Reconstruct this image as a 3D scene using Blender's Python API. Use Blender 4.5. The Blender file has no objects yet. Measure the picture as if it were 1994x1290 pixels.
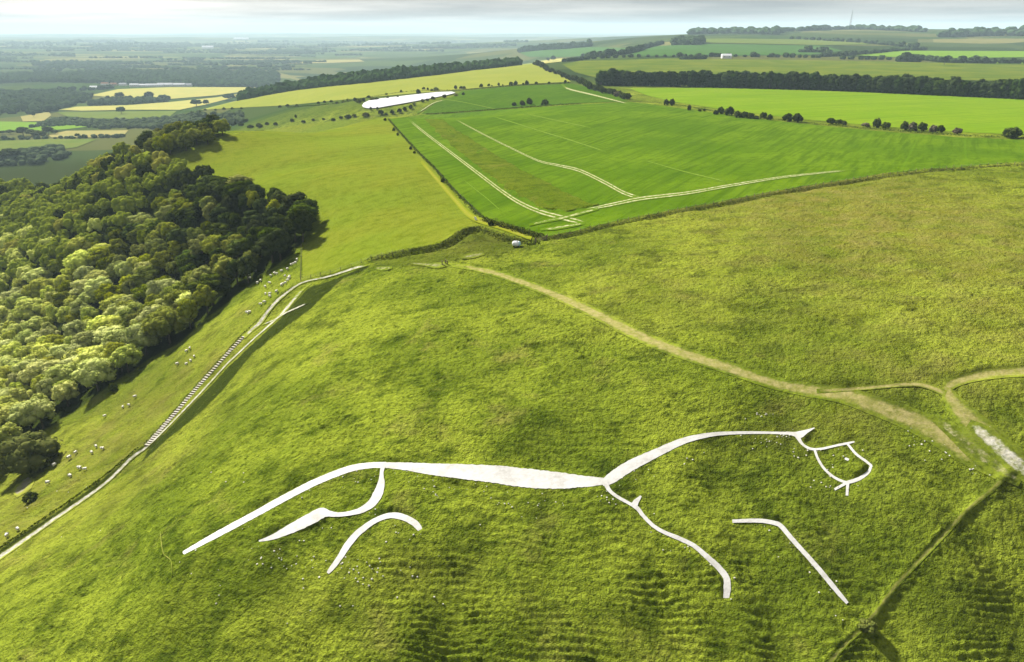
import bpy, math, random
import numpy as np
from mathutils import Vector, Matrix
from mathutils.geometry import delaunay_2d_cdt

# ------------------------------------------------------------------ camera, sky, sun, exposure
SC = bpy.context.scene
CAM_Z = 70.0
F_PX, CX, CY = 1424.0, 997.0, 645.0          # focal length and centre for a 1994 x 1290 frame
PITCH = math.atan((645 - 55) / F_PX)

cam_data = bpy.data.cameras.new("camera")
cam_data.sensor_fit = 'HORIZONTAL'
cam_data.sensor_width = 36.0
cam_data.lens = 36.0 * F_PX / 1994.0
cam_data.clip_start = 1.0
cam_data.clip_end = 120000.0
cam = bpy.data.objects.new("camera", cam_data)
SC.collection.objects.link(cam)
cam.location = (0, 0, CAM_Z)
cam.rotation_euler = (math.pi / 2 - PITCH, 0, 0)
SC.camera = cam

SUN_AZ = math.radians(-40.0)     # measured from +Y, negative to the left
SUN_EL = math.radians(34.0)
SUN_DIR = Vector((math.sin(SUN_AZ) * math.cos(SUN_EL), math.cos(SUN_AZ) * math.cos(SUN_EL), math.sin(SUN_EL)))
sun_data = bpy.data.lights.new("sun", 'SUN')
sun_data.energy = 5.0
sun_data.angle = math.radians(4.0)
sun_data.color = (1.0, 0.94, 0.82)
sun = bpy.data.objects.new("sun", sun_data)
sun.rotation_euler = SUN_DIR.to_track_quat('Z', 'Y').to_euler()
sun.location = (0, 0, 300)
SC.collection.objects.link(sun)

world = bpy.data.worlds.new("World")
SC.world = world
world.use_nodes = True
wt = world.node_tree
wt.nodes.clear()


def N(nt, kind, **kw):
    n = nt.nodes.new(kind)
    for k, v in kw.items():
        setattr(n, k, v)
    return n


def L(nt, a, b):
    nt.links.new(a, b)


def setin(n, **kw):
    for k, v in kw.items():
        n.inputs[k.replace('_', ' ')].default_value = v


def build_sky():
    out = N(wt, 'ShaderNodeOutputWorld')
    bg = N(wt, 'ShaderNodeBackground')
    sky = N(wt, 'ShaderNodeTexSky')
    sky.sky_type = 'NISHITA'
    sky.sun_disc = False
    sky.sun_elevation = SUN_EL
    sky.sun_rotation = SUN_AZ
    sky.altitude = 250
    sky.air_density = 1.0
    sky.dust_density = 2.5
    tc = N(wt, 'ShaderNodeTexCoord')
    sep = N(wt, 'ShaderNodeSeparateXYZ')
    L(wt, tc.outputs['Generated'], sep.inputs[0])
    # direction projected on a flat cloud layer
    zc = N(wt, 'ShaderNodeMath', operation='MAXIMUM'); zc.inputs[1].default_value = 0.0
    L(wt, sep.outputs['Z'], zc.inputs[0])
    za = N(wt, 'ShaderNodeMath', operation='ADD'); za.inputs[1].default_value = 0.035
    L(wt, zc.outputs[0], za.inputs[0])
    dx = N(wt, 'ShaderNodeMath', operation='DIVIDE'); L(wt, sep.outputs['X'], dx.inputs[0]); L(wt, za.outputs[0], dx.inputs[1])
    dy = N(wt, 'ShaderNodeMath', operation='DIVIDE'); L(wt, sep.outputs['Y'], dy.inputs[0]); L(wt, za.outputs[0], dy.inputs[1])
    cmb = N(wt, 'ShaderNodeCombineXYZ'); L(wt, dx.outputs[0], cmb.inputs[0]); L(wt, dy.outputs[0], cmb.inputs[1])
    n1 = N(wt, 'ShaderNodeTexNoise'); setin(n1, Scale=0.16, Detail=6.0, Roughness=0.55)
    L(wt, cmb.outputs[0], n1.inputs['Vector'])
    ramp = N(wt, 'ShaderNodeValToRGB')
    ramp.color_ramp.elements[0].position = 0.43; ramp.color_ramp.elements[0].color = (2.9, 2.95, 3.15, 1)
    ramp.color_ramp.elements[1].position = 0.60; ramp.color_ramp.elements[1].color = (5.9, 5.75, 5.6, 1)
    L(wt, n1.outputs['Fac'], ramp.inputs[0])
    # the veil of cloud is brighter round the hidden sun
    nrm = N(wt, 'ShaderNodeVectorMath', operation='NORMALIZE'); L(wt, tc.outputs['Generated'], nrm.inputs[0])
    dot = N(wt, 'ShaderNodeVectorMath', operation='DOT_PRODUCT'); dot.inputs[1].default_value = SUN_DIR
    L(wt, nrm.outputs[0], dot.inputs[0])
    mx = N(wt, 'ShaderNodeMath', operation='MAXIMUM'); mx.inputs[1].default_value = 0.0; L(wt, dot.outputs['Value'], mx.inputs[0])
    pw = N(wt, 'ShaderNodeMath', operation='POWER'); pw.inputs[1].default_value = 5.0; L(wt, mx.outputs[0], pw.inputs[0])
    gl = N(wt, 'ShaderNodeMath', operation='MULTIPLY_ADD'); gl.inputs[1].default_value = 1.7; gl.inputs[2].default_value = 0.82
    L(wt, pw.outputs[0], gl.inputs[0])
    vm = N(wt, 'ShaderNodeVectorMath', operation='SCALE'); L(wt, ramp.outputs[0], vm.inputs[0]); L(wt, gl.outputs[0], vm.inputs['Scale'])
    mix = N(wt, 'ShaderNodeMix', data_type='RGBA'); mix.inputs['Factor'].default_value = 0.86
    L(wt, sky.outputs[0], mix.inputs[6]); L(wt, vm.outputs[0], mix.inputs[7])
    L(wt, mix.outputs[2], bg.inputs['Color'])
    bg.inputs['Strength'].default_value = 0.043
    L(wt, bg.outputs[0], out.inputs[0])


build_sky()
SC.view_settings.view_transform = 'Standard'
SC.view_settings.look = 'None'
SC.view_settings.gamma = 1.0
SC.view_settings.use_curve_mapping = False
SC.view_settings.exposure = 1.58
SC.render.engine = 'CYCLES'
SC.cycles.use_denoising = True
SC.cycles.max_bounces = 5
SC.cycles.diffuse_bounces = 2
SC.cycles.transparent_max_bounces = 6
SC.cycles.volume_bounces = 0
SC.cycles.caustics_reflective = False
SC.cycles.caustics_refractive = False

# ------------------------------------------------------------------ small helpers
rng = np.random.default_rng(7)
random.seed(7)
COL = SC.collection
CP, SP = math.cos(PITCH), math.sin(PITCH)


def ray(px, py):
    u = (px - CX) / F_PX
    v = -(py - CY) / F_PX
    return np.array([u, CP + v * SP, -SP + v * CP])


def at_z(px, py, z):
    d = ray(px, py)
    t = (z - CAM_Z) / d[2]
    return d[0] * t, d[1] * t, z


def at_y(px, py, y):
    d = ray(px, py)
    t = y / d[1]
    return d[0] * t, y, CAM_Z + d[2] * t


def perlin(x, y, seed=0):
    xi = np.floor(x).astype(np.int64); yi = np.floor(y).astype(np.int64)
    xf = x - xi; yf = y - yi

    def g(ix, iy, fx, fy):
        h = (ix * 374761393 + iy * 668265263 + seed * 1442695041) & 0xffffffff
        h = ((h ^ (h >> 13)) * 1274126177) & 0xffffffff
        h = (h ^ (h >> 16)) & 0xffff
        a = h * (2 * math.pi / 65536.0)
        return np.cos(a) * fx + np.sin(a) * fy
    u = xf * xf * xf * (xf * (xf * 6 - 15) + 10); v = yf * yf * yf * (yf * (yf * 6 - 15) + 10)
    a = g(xi, yi, xf, yf); b = g(xi + 1, yi, xf - 1, yf)
    c = g(xi, yi + 1, xf, yf - 1); d = g(xi + 1, yi + 1, xf - 1, yf - 1)
    return (a + (b - a) * u + ((c + (d - c) * u) - (a + (b - a) * u)) * v) * 1.4


def fbm(x, y, oct=4, seed=0, gain=0.5):
    s = 0; a = 1.0; t = 0
    for i in range(oct):
        s = s + a * perlin(x * 2 ** i + 13.7 * i, y * 2 ** i - 7.1 * i, seed + i)
        t += a; a *= gain
    return s / t


def mesh_np(name, verts, faces, smooth=True):
    """verts (n,3), faces (m,3) or (m,4)"""
    me = bpy.data.meshes.new(name)
    verts = np.ascontiguousarray(verts, dtype=np.float32); faces = np.ascontiguousarray(faces, dtype=np.int32)
    m, k = faces.shape
    me.vertices.add(len(verts)); me.vertices.foreach_set('co', verts.ravel())
    me.loops.add(m * k); me.loops.foreach_set('vertex_index', faces.ravel())
    me.polygons.add(m)
    me.polygons.foreach_set('loop_start', np.arange(0, m * k, k, dtype=np.int32))
    me.update(calc_edges=True)
    me.polygons.foreach_set('use_smooth', np.full(m, smooth, dtype=bool))
    return me


def fattr(me, name, vals):
    a = me.attributes.new(name, 'FLOAT', 'POINT')
    a.data.foreach_set('value', np.ascontiguousarray(vals, dtype=np.float32))


def link(name, me, mat=None, parent=None, kind=None, label=None, cat=None, group=None, loc=None):
    o = bpy.data.objects.new(name, me)
    COL.objects.link(o)
    if mat is not None and me is not None and len(me.materials) == 0:
        me.materials.append(mat)
    if parent is not None:
        o.parent = parent
    if loc is not None:
        o.location = loc
    if kind: o['kind'] = kind
    if label: o['label'] = label
    if cat: o['category'] = cat
    if group: o['group'] = group
    return o


def boxes_mesh(name, boxes):
    """boxes: list of (cx,cy,cz,sx,sy,sz) -> one mesh"""
    V = []; Fc = []
    for (cx, cy, cz, sx, sy, sz) in boxes:
        b = len(V)
        for dz in (-.5, .5):
            for dx, dy in ((-.5, -.5), (.5, -.5), (.5, .5), (-.5, .5)):
                V.append((cx + dx * sx, cy + dy * sy, cz + dz * sz))
        Fc += [(b, b + 3, b + 2, b + 1), (b + 4, b + 5, b + 6, b + 7), (b, b + 1, b + 5, b + 4), (b + 1, b + 2, b + 6, b + 5), (b + 2, b + 3, b + 7, b + 6), (b + 3, b, b + 4, b + 7)]
    return mesh_np(name, np.array(V), np.array(Fc), smooth=False)


# ------------------------------------------------------------------ terrain: heights
# (pixel x, pixel y, height): a sight line of the photo meets the ground at that height
CTRL_Z = [
    # foreground hillside
    (0, 1290, -26), (350, 1290, -14), (700, 1290, -11), (1000, 1290, -10.4), (1350, 1290, -9.5), (1700, 1290, -9), (1994, 1290, -9),
    (700, 1100, -4.5), (1000, 1100, -4), (1350, 1100, -3.8), (1700, 1100, -3.4), (1994, 1100, -2), (520, 1150, -8.5), (200, 1150, -20),
    (355, 1080, -9), (600, 940, -1.5), (800, 930, 0), (1000, 935, 0.5), (1350, 930, 1.5), (1650, 930, 2.5), (1850, 960, 3), (1994, 960, 4),
    (1500, 840, 5), (1250, 840, 4.5), (1000, 840, 3.8), (700, 840, 1.2), (1750, 850, 6.5), (1994, 850, 8.5), (450, 900, -7.5), (300, 1000, -15),
    (450, 850, -10), (600, 700, -3.5), (560, 780, -4), (650, 600, -1), (800, 560, 4), (800, 700, 3), (900, 640, 5), (1000, 750, 5),
    (1000, 515, 7), (1200, 650, 9), (1500, 650, 11), (1900, 650, 13.5), (1700, 770, 9.5), (1994, 770, 11), (1400, 780, 7.5),
    (1300, 500, 11.5), (1700, 480, 15), (1994, 325, 16), (1994, 450, 16.5), (1500, 380, 12.5), (1070, 465, 8), (1250, 425, 10), (1750, 345, 14.5),
    # the stepped path down the gully
    (715, 518, 1), (597, 548, -5), (543, 584, -9), (507, 628, -13), (451, 682, -18), (400, 745, -23), (300, 855, -29), (150, 985, -34), (0, 1085, -38),
    # the lip of the big hillside above the gully
    (421, 761, -18.3), (360, 819, -23.8), (310, 864, -27.3), (471, 708, -15.2), (522, 658, -11), (564, 622, -7.6), (597, 596, -5.2), (639, 567, -2.6), (681, 544, -0.8), (230, 935, -30.5),
    # slope left of the path and under the wood
    (590, 480, -8), (510, 545, -17), (420, 620, -27), (340, 680, -36), (210, 760, -46), (100, 830, -53), (20, 930, -54), (0, 1000, -47),
    (0, 640, -74), (100, 650, -64), (0, 450, -62), (250, 500, -42), (0, 360, -50), (200, 335, -22), (300, 320, -8), (420, 420, -15), (120, 420, -45), (0, 800, -66),
    (300, 600, -46),
    # pasture and crop fields
    (550, 330, -5), (450, 380, -9), (620, 440, -5), (850, 400, 3), (750, 300, 0), (600, 260, -3), (440, 264, -4), (750, 228, -3), (900, 440, 5.5), (700, 500, 0),
    (1130, 435, 7.6), (950, 300, 2), (800, 232, -2), (1400, 355, 11), (1700, 330, 13), (1994, 300, 13), (1250, 300, 6), (1600, 260, 8), (1994, 265, 12),
    (1100, 215, 2), (1300, 205, 2), (1600, 235, 6), (885, 184, -10), (710, 212, -18), (1110, 166, -2), (1000, 182, -4), (1230, 174, 0), (1994, 194, 5), (1600, 180, 2),
    (1200, 148, -5), (1600, 142, 0), (1994, 152, 0), (1100, 122, 0), (1500, 118, 2), (1994, 120, 3), (1400, 100, 6), (1994, 98, 8), (1200, 102, 2),
    # pale ridge field and the scrubby coombe before it
    (1000, 128, -10), (700, 164, -25), (400, 213, -78), (500, 187, -60), (850, 147, -18), (600, 185, -38), (900, 170, -10), (750, 190, -19),
    (500, 238, -50), (600, 226, -32), (300, 250, -115), (400, 237, -88),
    # the vale
    (0, 250, -140), (150, 215, -145), (350, 178, -150), (100, 150, -150), (500, 143, -150), (0, 112, -152), (400, 104, -152), (750, 106, -152), (0, 85, -155), (600, 84, -155), (0, 298, -128), (150, 268, -128),
]
CTRL_Y = [(1300, 80, 3100), (1600, 82, 3100), (1994, 82, 3000), (1400, 64, 4700), (1650, 57, 5600), (1994, 62, 5000), (1250, 72, 4600), (1150, 84, 4200),
          (1020, 92, 5200), (1160, 74, 8000)]
CTRL_W = [  # outside or behind what the photo shows
    (-350, 200, -112), (-300, 100, -85), (-200, 60, -64), (0, 30, -30), (60, 30, -28), (-60, 40, -44), (150, 90, 6), (300, 200, 18), (500, 330, 18),
    (-90, 25, -58), (130, 60, -8), (-220, 640, -42), (-330, 640, -95), (-480, 520, -120), (-250, 760, -75), (-130, 720, -38), (-600, 1000, -140),
    (1500, 1200, 5), (4000, 3500, 30), (9000, 7000, -60), (0, 12000, -155), (5000, 14000, -120), (-12000, 9000, -155), (0, 30000, -160), (25000, 25000, -160), (-25000, 20000, -160),
    (1200, 9500, -60), (4500, 9500, -40), (500, 6500, -110), (-300, 4000, -152), (0, 3300, -120), (-200, 2400, -110), (150, 2500, -50),
]
cp = [at_z(*c) for c in CTRL_Z] + [at_y(*c) for c in CTRL_Y] + CTRL_W
cp = np.array(cp, dtype=float)


def warp(x, y):
    return np.arctan2(x, y), 0.5 * np.log(x * x + y * y)


ct, cl = warp(cp[:, 0], cp[:, 1])


def tps(d2):
    return 0.5 * d2 * np.log(np.maximum(d2, 1e-12))


n = len(cp)
A = np.zeros((n + 3, n + 3))
A[:n, :n] = tps((ct[:, None] - ct[None]) ** 2 + (cl[:, None] - cl[None]) ** 2) + np.eye(n) * 2e-5
A[:n, n] = 1; A[:n, n + 1] = ct; A[:n, n + 2] = cl
A[n:, :n] = A[:n, n:].T
W = np.linalg.solve(A, np.concatenate([cp[:, 2], [0, 0, 0]]))

# polar grid: columns by bearing, rows by distance
TH = np.radians(np.concatenate([np.linspace(-68, -42, 70)[:-1], np.linspace(-42, 42, 770), np.linspace(42, 68, 70)[1:]]))   # finest where the photo looks
NC = len(TH)
rr = [26.0]
while rr[-1] < 32000:
    r0 = rr[-1]
    q = 0.009 if r0 < 66 else 0.0035 if r0 < 300 else min(0.0034 + 0.0105 * math.log(r0 / 300.0), 0.04)
    rr.append(r0 * (1 + q))
RR = np.array(rr); NR = len(RR)
LR = np.log(RR)
TT, LL = np.meshgrid(TH, LR)           # (NR, NC)
GX = np.sin(TT) * np.exp(LL); GY = np.cos(TT) * np.exp(LL)
GZ = np.zeros_like(GX)
flatT = TT.ravel(); flatL = LL.ravel()
out = np.empty(flatT.size)
# coarse evaluation (the spline is smooth), then bilinear up
ci = np.unique(np.concatenate([np.arange(0, NC, 4), [NC - 1]])); ri = np.unique(np.concatenate([np.arange(0, NR, 3), [NR - 1]]))
ctt, cll = np.meshgrid(TH[ci], LR[ri])
acc = W[n] + W[n + 1] * ctt + W[n + 2] * cll
for k in range(n):
    acc = acc + W[k] * tps((ctt - ct[k]) ** 2 + (cll - cl[k]) ** 2)
tmp = np.empty((len(ri), NC))
for i in range(len(ri)):
    tmp[i] = np.interp(TH, TH[ci], acc[i])
for j in range(NC):
    GZ[:, j] = np.interp(LR, LR[ri], tmp[:, j])


def smooth2(a):
    b = a.copy()
    b[1:-1] = (a[:-2] + 2 * a[1:-1] + a[2:]) / 4
    c = b.copy()
    c[:, 1:-1] = (b[:, :-2] + 2 * b[:, 1:-1] + b[:, 2:]) / 4
    return c


for _ in range(4):
    GZ = smooth2(GZ)
# gentle undulation further off
und = fbm(GX / 420.0, GY / 420.0, 3, 5) * 5.0 * np.clip((np.exp(LL) - 900) / 2500, 0, 1)
GZ += und * np.where(GZ < -120, 0.8, 1.0)
GZ += (30 + 90 * fbm(GX / 5200.0, GY / 3600.0, 3, 15)) * np.clip((np.exp(LL) - 6500) / 7000, 0, 1)


def H(x, y, G=None):
    G = GZ if G is None else G
    x = np.asarray(x, float); y = np.asarray(y, float)
    t, l = warp(x, y)
    fj = np.clip(np.interp(t, TH, np.arange(NC)), 0, NC - 1.001)
    fi = np.clip(np.interp(l, LR, np.arange(NR)), 0, NR - 1.001)
    i = fi.astype(int); j = fj.astype(int); a = fi - i; b = fj - j
    return (G[i, j] * (1 - a) * (1 - b) + G[i + 1, j] * a * (1 - b) + G[i, j + 1] * (1 - a) * b + G[i + 1, j + 1] * a * b)


YS = np.exp(np.linspace(math.log(45), math.log(30000), 1500))


def hit(px, py):
    d = ray(px, py)
    t = YS / d[1]
    x = d[0] * t; z = CAM_Z + d[2] * t
    g = z - H(x, YS)
    k = np.argmax(g < 0)
    if g[k] >= 0:
        k = len(YS) - 1
        return np.array([x[k], YS[k]])
    if k == 0:
        return np.array([x[0], YS[0]])
    f = g[k - 1] / (g[k - 1] - g[k])
    y = YS[k - 1] + f * (YS[k] - YS[k - 1])
    return np.array([d[0] * y / d[1], y])


def catmull(pts, step):
    """smooth a polyline of tuples (x, y, extra...) and resample about every step pixels"""
    P = np.array(pts, float)
    if len(P) < 3:
        k = max(2, int(np.hypot(*(P[-1, :2] - P[0, :2])) / step) + 1)
        return P[0] + np.linspace(0, 1, k)[:, None] * (P[-1] - P[0])
    E = np.vstack([2 * P[0] - P[1], P, 2 * P[-1] - P[-2]])
    res = []
    for i in range(1, len(E) - 2):
        p0, p1, p2, p3 = E[i - 1:i + 3]
        k = max(1, int(np.hypot(*(p2[:2] - p1[:2])) / step))
        for t in np.arange(k) / k:
            res.append(.5 * ((2 * p1) + (-p0 + p2) * t + (2 * p0 - 5 * p1 + 4 * p2 - p3) * t * t + (-p0 + 3 * p1 - 3 * p2 + p3) * t ** 3))
    res.append(P[-1])
    return np.array(res)


def densify(pts, step=14.0):
    r = []
    for a, b in zip(pts, pts[1:] + pts[:1]):
        k = max(1, int(math.hypot(b[0] - a[0], b[1] - a[1]) / step))
        for i in range(k):
            r.append((a[0] + (b[0] - a[0]) * i / k, a[1] + (b[1] - a[1]) * i / k))
    return r


def ground_poly(pts, step=14.0):
    return np.array([hit(*p[:2]) for p in densify(list(pts), step)])


def inside(poly, x, y):
    c = np.zeros(x.shape, bool)
    m = (x >= poly[:, 0].min()) & (x <= poly[:, 0].max()) & (y >= poly[:, 1].min()) & (y <= poly[:, 1].max())
    xs = x[m]; ys = y[m]; r = np.zeros(xs.shape, bool)
    px, py = poly[:, 0], poly[:, 1]
    for i in range(len(poly)):
        x1, y1, x2, y2 = px[i - 1], py[i - 1], px[i], py[i]
        if y1 == y2: continue
        k = ((y1 > ys) != (y2 > ys)) & (xs < (x2 - x1) * (ys - y1) / (y2 - y1) + x1)
        r ^= k
    c[m] = r
    return c


def line_dist(P, x, y, reach):
    """signed distance to a world polyline (positive on its right hand side) and the running fraction along it"""
    best = np.full(x.shape, 1e9); sgn = np.zeros(x.shape); al = np.zeros(x.shape)
    m = (x > P[:, 0].min() - reach) & (x < P[:, 0].max() + reach) & (y > P[:, 1].min() - reach) & (y < P[:, 1].max() + reach)
    xs, ys = x[m], y[m]
    b = np.full(xs.shape, 1e9); s = np.zeros(xs.shape); f = np.zeros(xs.shape)
    for i in range(len(P) - 1):
        d = P[i + 1] - P[i]; l2 = d @ d
        if l2 == 0: continue
        t = np.clip(((xs - P[i, 0]) * d[0] + (ys - P[i, 1]) * d[1]) / l2, 0, 1)
        ex = xs - P[i, 0] - t * d[0]; ey = ys - P[i, 1] - t * d[1]
        dd = np.hypot(ex, ey); k = dd < b
        b = np.where(k, dd, b)
        s = np.where(k, np.sign(ex * d[1] - ey * d[0]), s)
        f = np.where(k, (i + t) / (len(P) - 1), f)
    best[m] = b; sgn[m] = s; al[m] = f
    return best, sgn, al


# ------------------------------------------------------------------ lines of the photo (pixels), laid on the ground
GULLY = [(723, 517), (692, 523), (639, 540), (597, 552), (566, 575), (540, 603), (515, 630), (480, 668), (440, 712), (400, 757), (350, 808), (300, 860), (260, 893), (200, 945), (100, 1015), (0, 1085), (-90, 1150)]
gully_w = np.array([hit(*p) for p in catmull(GULLY, 12)])
near = np.exp(LL) < 700
d, s, al = line_dist(gully_w, GX, GY, 40)
sd = d * s            # positive on the right hand when walking down = the lower left side
up = -sd              # positive towards the big hillside
taper = np.clip(al / 0.06, 0, 1) * (0.55 + 0.45 * np.clip((0.95 - al) / 0.3, 0, 1))
bowl = np.exp(-((al - 0.2) / 0.16) ** 2)
wv = 3.6 + 5.0 * bowl
carve = -(0.7 + 0.9 * bowl) * np.exp(-(np.where(up > 0, up, up * 1.6) / wv) ** 2) * taper
lip = 0.3 * np.exp(-((up - 11.0) / 2.2) ** 2) * taper
bank = 0.3 * np.exp(-((up + 3.2) / 0.9) ** 2) * np.clip((al - 0.5) / 0.1, 0, 1)
GZ += np.where(d < 38, carve + lip + bank, 0)

BANK = [(1966, 920), (1930, 955), (1885, 992), (1840, 1040), (1790, 1092), (1745, 1140), (1712, 1185), (1680, 1222), (1640, 1262), (1600, 1310)]
bank_w = np.array([hit(*p) for p in catmull(BANK, 14)])
d, s, al = line_dist(bank_w, GX, GY, 8)
GZ += np.where(d < 6, 0.40 * np.exp(-(d / 0.8) ** 2), 0)

# field edge banks (the turf verge beside the fence of the crop field)
VERGE = [(1066, 465), (1120, 456), (1200, 437), (1300, 417), (1400, 399), (1500, 380), (1600, 363), (1700, 348), (1800, 335), (1900, 327), (1994, 322), (2120, 318), (2250, 316)]
verge_w = np.array([hit(*p) for p in catmull(VERGE, 16)])
d, s, al = line_dist(verge_w, GX, GY, 12)
GZ += np.where(d < 10, 0.75 * np.exp(-((d * s + 1.2) / 1.3) ** 2) - 0.5 * np.exp(-((d * s - 1.6) / 1.2) ** 2), 0)

HEAD_LINE = [(560, 532), (640, 528), (720, 505), (800, 490), (860, 478), (905, 450), (930, 446), (965, 458), (1005, 468), (1035, 472)]
hl_w = np.array([hit(*p) for p in catmull(HEAD_LINE[2:], 14)])
d, s, al = line_dist(hl_w, GX, GY, 10)
GZ += np.where(d < 10, 0.9 * np.exp(-((d * s + 1.0) / 1.6) ** 2) - 1.1 * np.exp(-((d * s - 2.5) / 2.2) ** 2), 0) * np.clip(al * 6, 0, 1)

# ---- chalk figure strokes: (x, y, width) in pixels
HORSE = {
    'tail': [(356, 1078, 7), (420, 1043, 12), (500, 1000, 13), (560, 967, 13.5), (620, 937, 13.5), (680, 914, 13), (720, 907, 12), (752, 906, 12)],
    'body': [(745, 906, 11), (790, 909, 16), (850, 915, 25), (950, 923, 35), (1020, 931, 39), (1080, 936, 35), (1130, 938, 25), (1172, 938, 15), (1186, 937, 10)],
    'neck': [(1172, 942, 12), (1190, 932, 22), (1225, 909, 23), (1278, 883, 18), (1332, 859, 13), (1385, 847, 8.5), (1439, 843.5, 6), (1500, 843.5, 5), (1545, 845, 6)],
    'ear': [(1530, 843, 4), (1546, 846, 9), (1558, 847, 15), (1568, 842, 9), (1577, 838, 5), (1586, 834, 2)],
    'jaw': [(1553, 850, 10), (1557, 858, 7), (1564, 867, 5), (1576, 874, 5), (1588, 876, 5)],
    'brow': [(1584, 876, 4), (1604, 874, 4.5), (1630, 868, 4.5), (1650, 864, 4.5), (1668, 860, 2.5)],
    'cheek': [(1586, 875, 5), (1588, 882, 5), (1594, 897, 5), (1607, 916, 5), (1627, 932, 5), (1648, 941, 6)],
    'face': [(1650, 865, 4.5), (1667, 885, 5), (1686, 899, 5), (1697, 908, 5)],
    'muzzle': [(1697, 907, 5), (1690, 921, 6.5), (1671, 934, 7.5), (1648, 941, 7)],
    'beak': [(1650, 940, 6), (1638, 947, 5.5), (1625, 954, 5)],
    'tongue': [(1651, 940, 6), (1650, 953, 6), (1649, 966, 5.5)],
    'near_hind_leg': [(746, 908, 9), (743, 922, 7.5), (743, 931, 10), (742, 944, 15), (736, 962, 19), (725, 980, 17), (706, 993, 13), (684, 1000, 9.5), (658, 1003, 9), (640, 1001, 13), (626, 1000, 22), (598, 1015, 23), (567, 1030, 19), (536, 1045, 12), (511, 1053, 5), (500, 1055, 2)],
    'far_hind_leg': [(818, 1033, 10), (813, 1025, 13), (802, 1016, 13.5), (781, 1007, 13), (759, 1005, 11.5), (734, 1013, 10.5), (712, 1027, 12), (694, 1042, 13), (678, 1061, 13.5), (660, 1089, 11.5), (644, 1110, 9), (638, 1117, 5)],
    'near_foreleg': [(1178, 938, 12), (1186, 955, 7.5), (1203, 969, 6.5), (1225, 981, 6.5), (1241, 991, 8.5), (1253, 1006, 7.5), (1271, 1024, 7.5), (1292, 1037, 7.5), (1321, 1049, 8.5), (1350, 1063, 9), (1374, 1083, 10.5), (1396, 1103, 12), (1410, 1119, 12.5), (1415, 1129, 13.5), (1416, 1147, 15), (1414, 1166, 12)],
    'elbow': [(1234, 988, 14), (1238, 979, 12), (1244, 972, 7), (1248, 967, 4)],
    'far_foreleg': [(1426, 1016, 7), (1465, 1015, 8), (1489, 1016, 8.5), (1509, 1020, 9), (1521, 1026, 9.5), (1544, 1053, 9.5), (1572, 1084, 9.5), (1600, 1116, 10), (1623, 1144, 9.5), (1639, 1163, 8.5), (1650, 1176, 6)],
    'eye': [(1644, 893.5, 2.5), (1647, 894.5, 5), (1651, 896, 5), (1655, 897, 2.5)],
}


def strip_sides(pts, step):
    C = catmull(pts, step)
    T = np.gradient(C[:, :2], axis=0)
    T /= np.maximum(np.hypot(T[:, 0], T[:, 1]), 1e-6)[:, None]
    Nn = np.stack([-T[:, 1], T[:, 0]], 1)
    return C, Nn


horse_strips = {}
horse_mask = np.zeros(GX.shape, bool)
for nm, pts in HORSE.items():
    C, Nn = strip_sides(pts, 3.0)
    C[:, 2] *= 0.94
    A0 = np.array([hit(*p) for p in C[:, :2] + Nn * C[:, 2:3] / 2])
    B0 = np.array([hit(*p) for p in C[:, :2] - Nn * C[:, 2:3] / 2])
    horse_strips[nm] = (A0, B0)
    Wd = C[:, 2:3] / 2 + 2.5
    A1 = np.array([hit(*p) for p in C[:, :2] + Nn * Wd]); B1 = np.array([hit(*p) for p in C[:, :2] - Nn * Wd])
    horse_mask |= inside(np.vstack([A1, B1[::-1]]), GX, GY)

# ---- worn paths and tracks: (x, y, width) in pixels
P_WORN = {
    'hill_footpath': [(866, 515, 7), (910, 521, 9), (960, 532, 11), (1010, 548, 13), (1060, 567, 15), (1110, 588, 17), (1160, 612, 19), (1215, 640, 21), (1280, 670, 22), (1340, 692, 22), (1420, 718, 22), (1500, 745, 22), (1570, 760, 24), (1640, 770, 30), (1700, 790, 34), (1760, 812, 40), (1820, 840, 46), (1890, 880, 52), (1950, 915, 40)],
    'castle_footpath': [(2600, 690, 22), (2350, 702, 21), (2150, 715, 20), (1994, 724, 19), (1940, 728, 19), (1890, 736, 18), (1857, 747, 18), (1845, 757, 20), (1850, 775, 26), (1870, 800, 36), (1900, 830, 44), (1932, 858, 48), (1965, 890, 48), (2020, 930, 50), (2100, 980, 50), (2250, 1060, 50), (2400, 1130, 50)],
    'link_footpath': [(1590, 763, 8), (1680, 757, 8), (1760, 750, 8), (1800, 752, 9), (1842, 768, 11)],
}


def sides_world(pts, step, wmul=1.0, across=1):
    C, Nn = strip_sides(pts, step)
    rows = []
    for u in np.linspace(-1, 1, across + 1):
        rows.append(np.array([hit(*p) for p in C[:, :2] + Nn * C[:, 2:3] / 2 * wmul * u]))
    return np.array(rows)      # (across+1, n, 2)


path_soft = np.zeros(GX.shape)
for nm, pts in P_WORN.items():
    S = sides_world(pts, 18)
    m = inside(np.vstack([S[0], S[-1][::-1]]), GX, GY)
    path_soft = np.maximum(path_soft, m)

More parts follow.
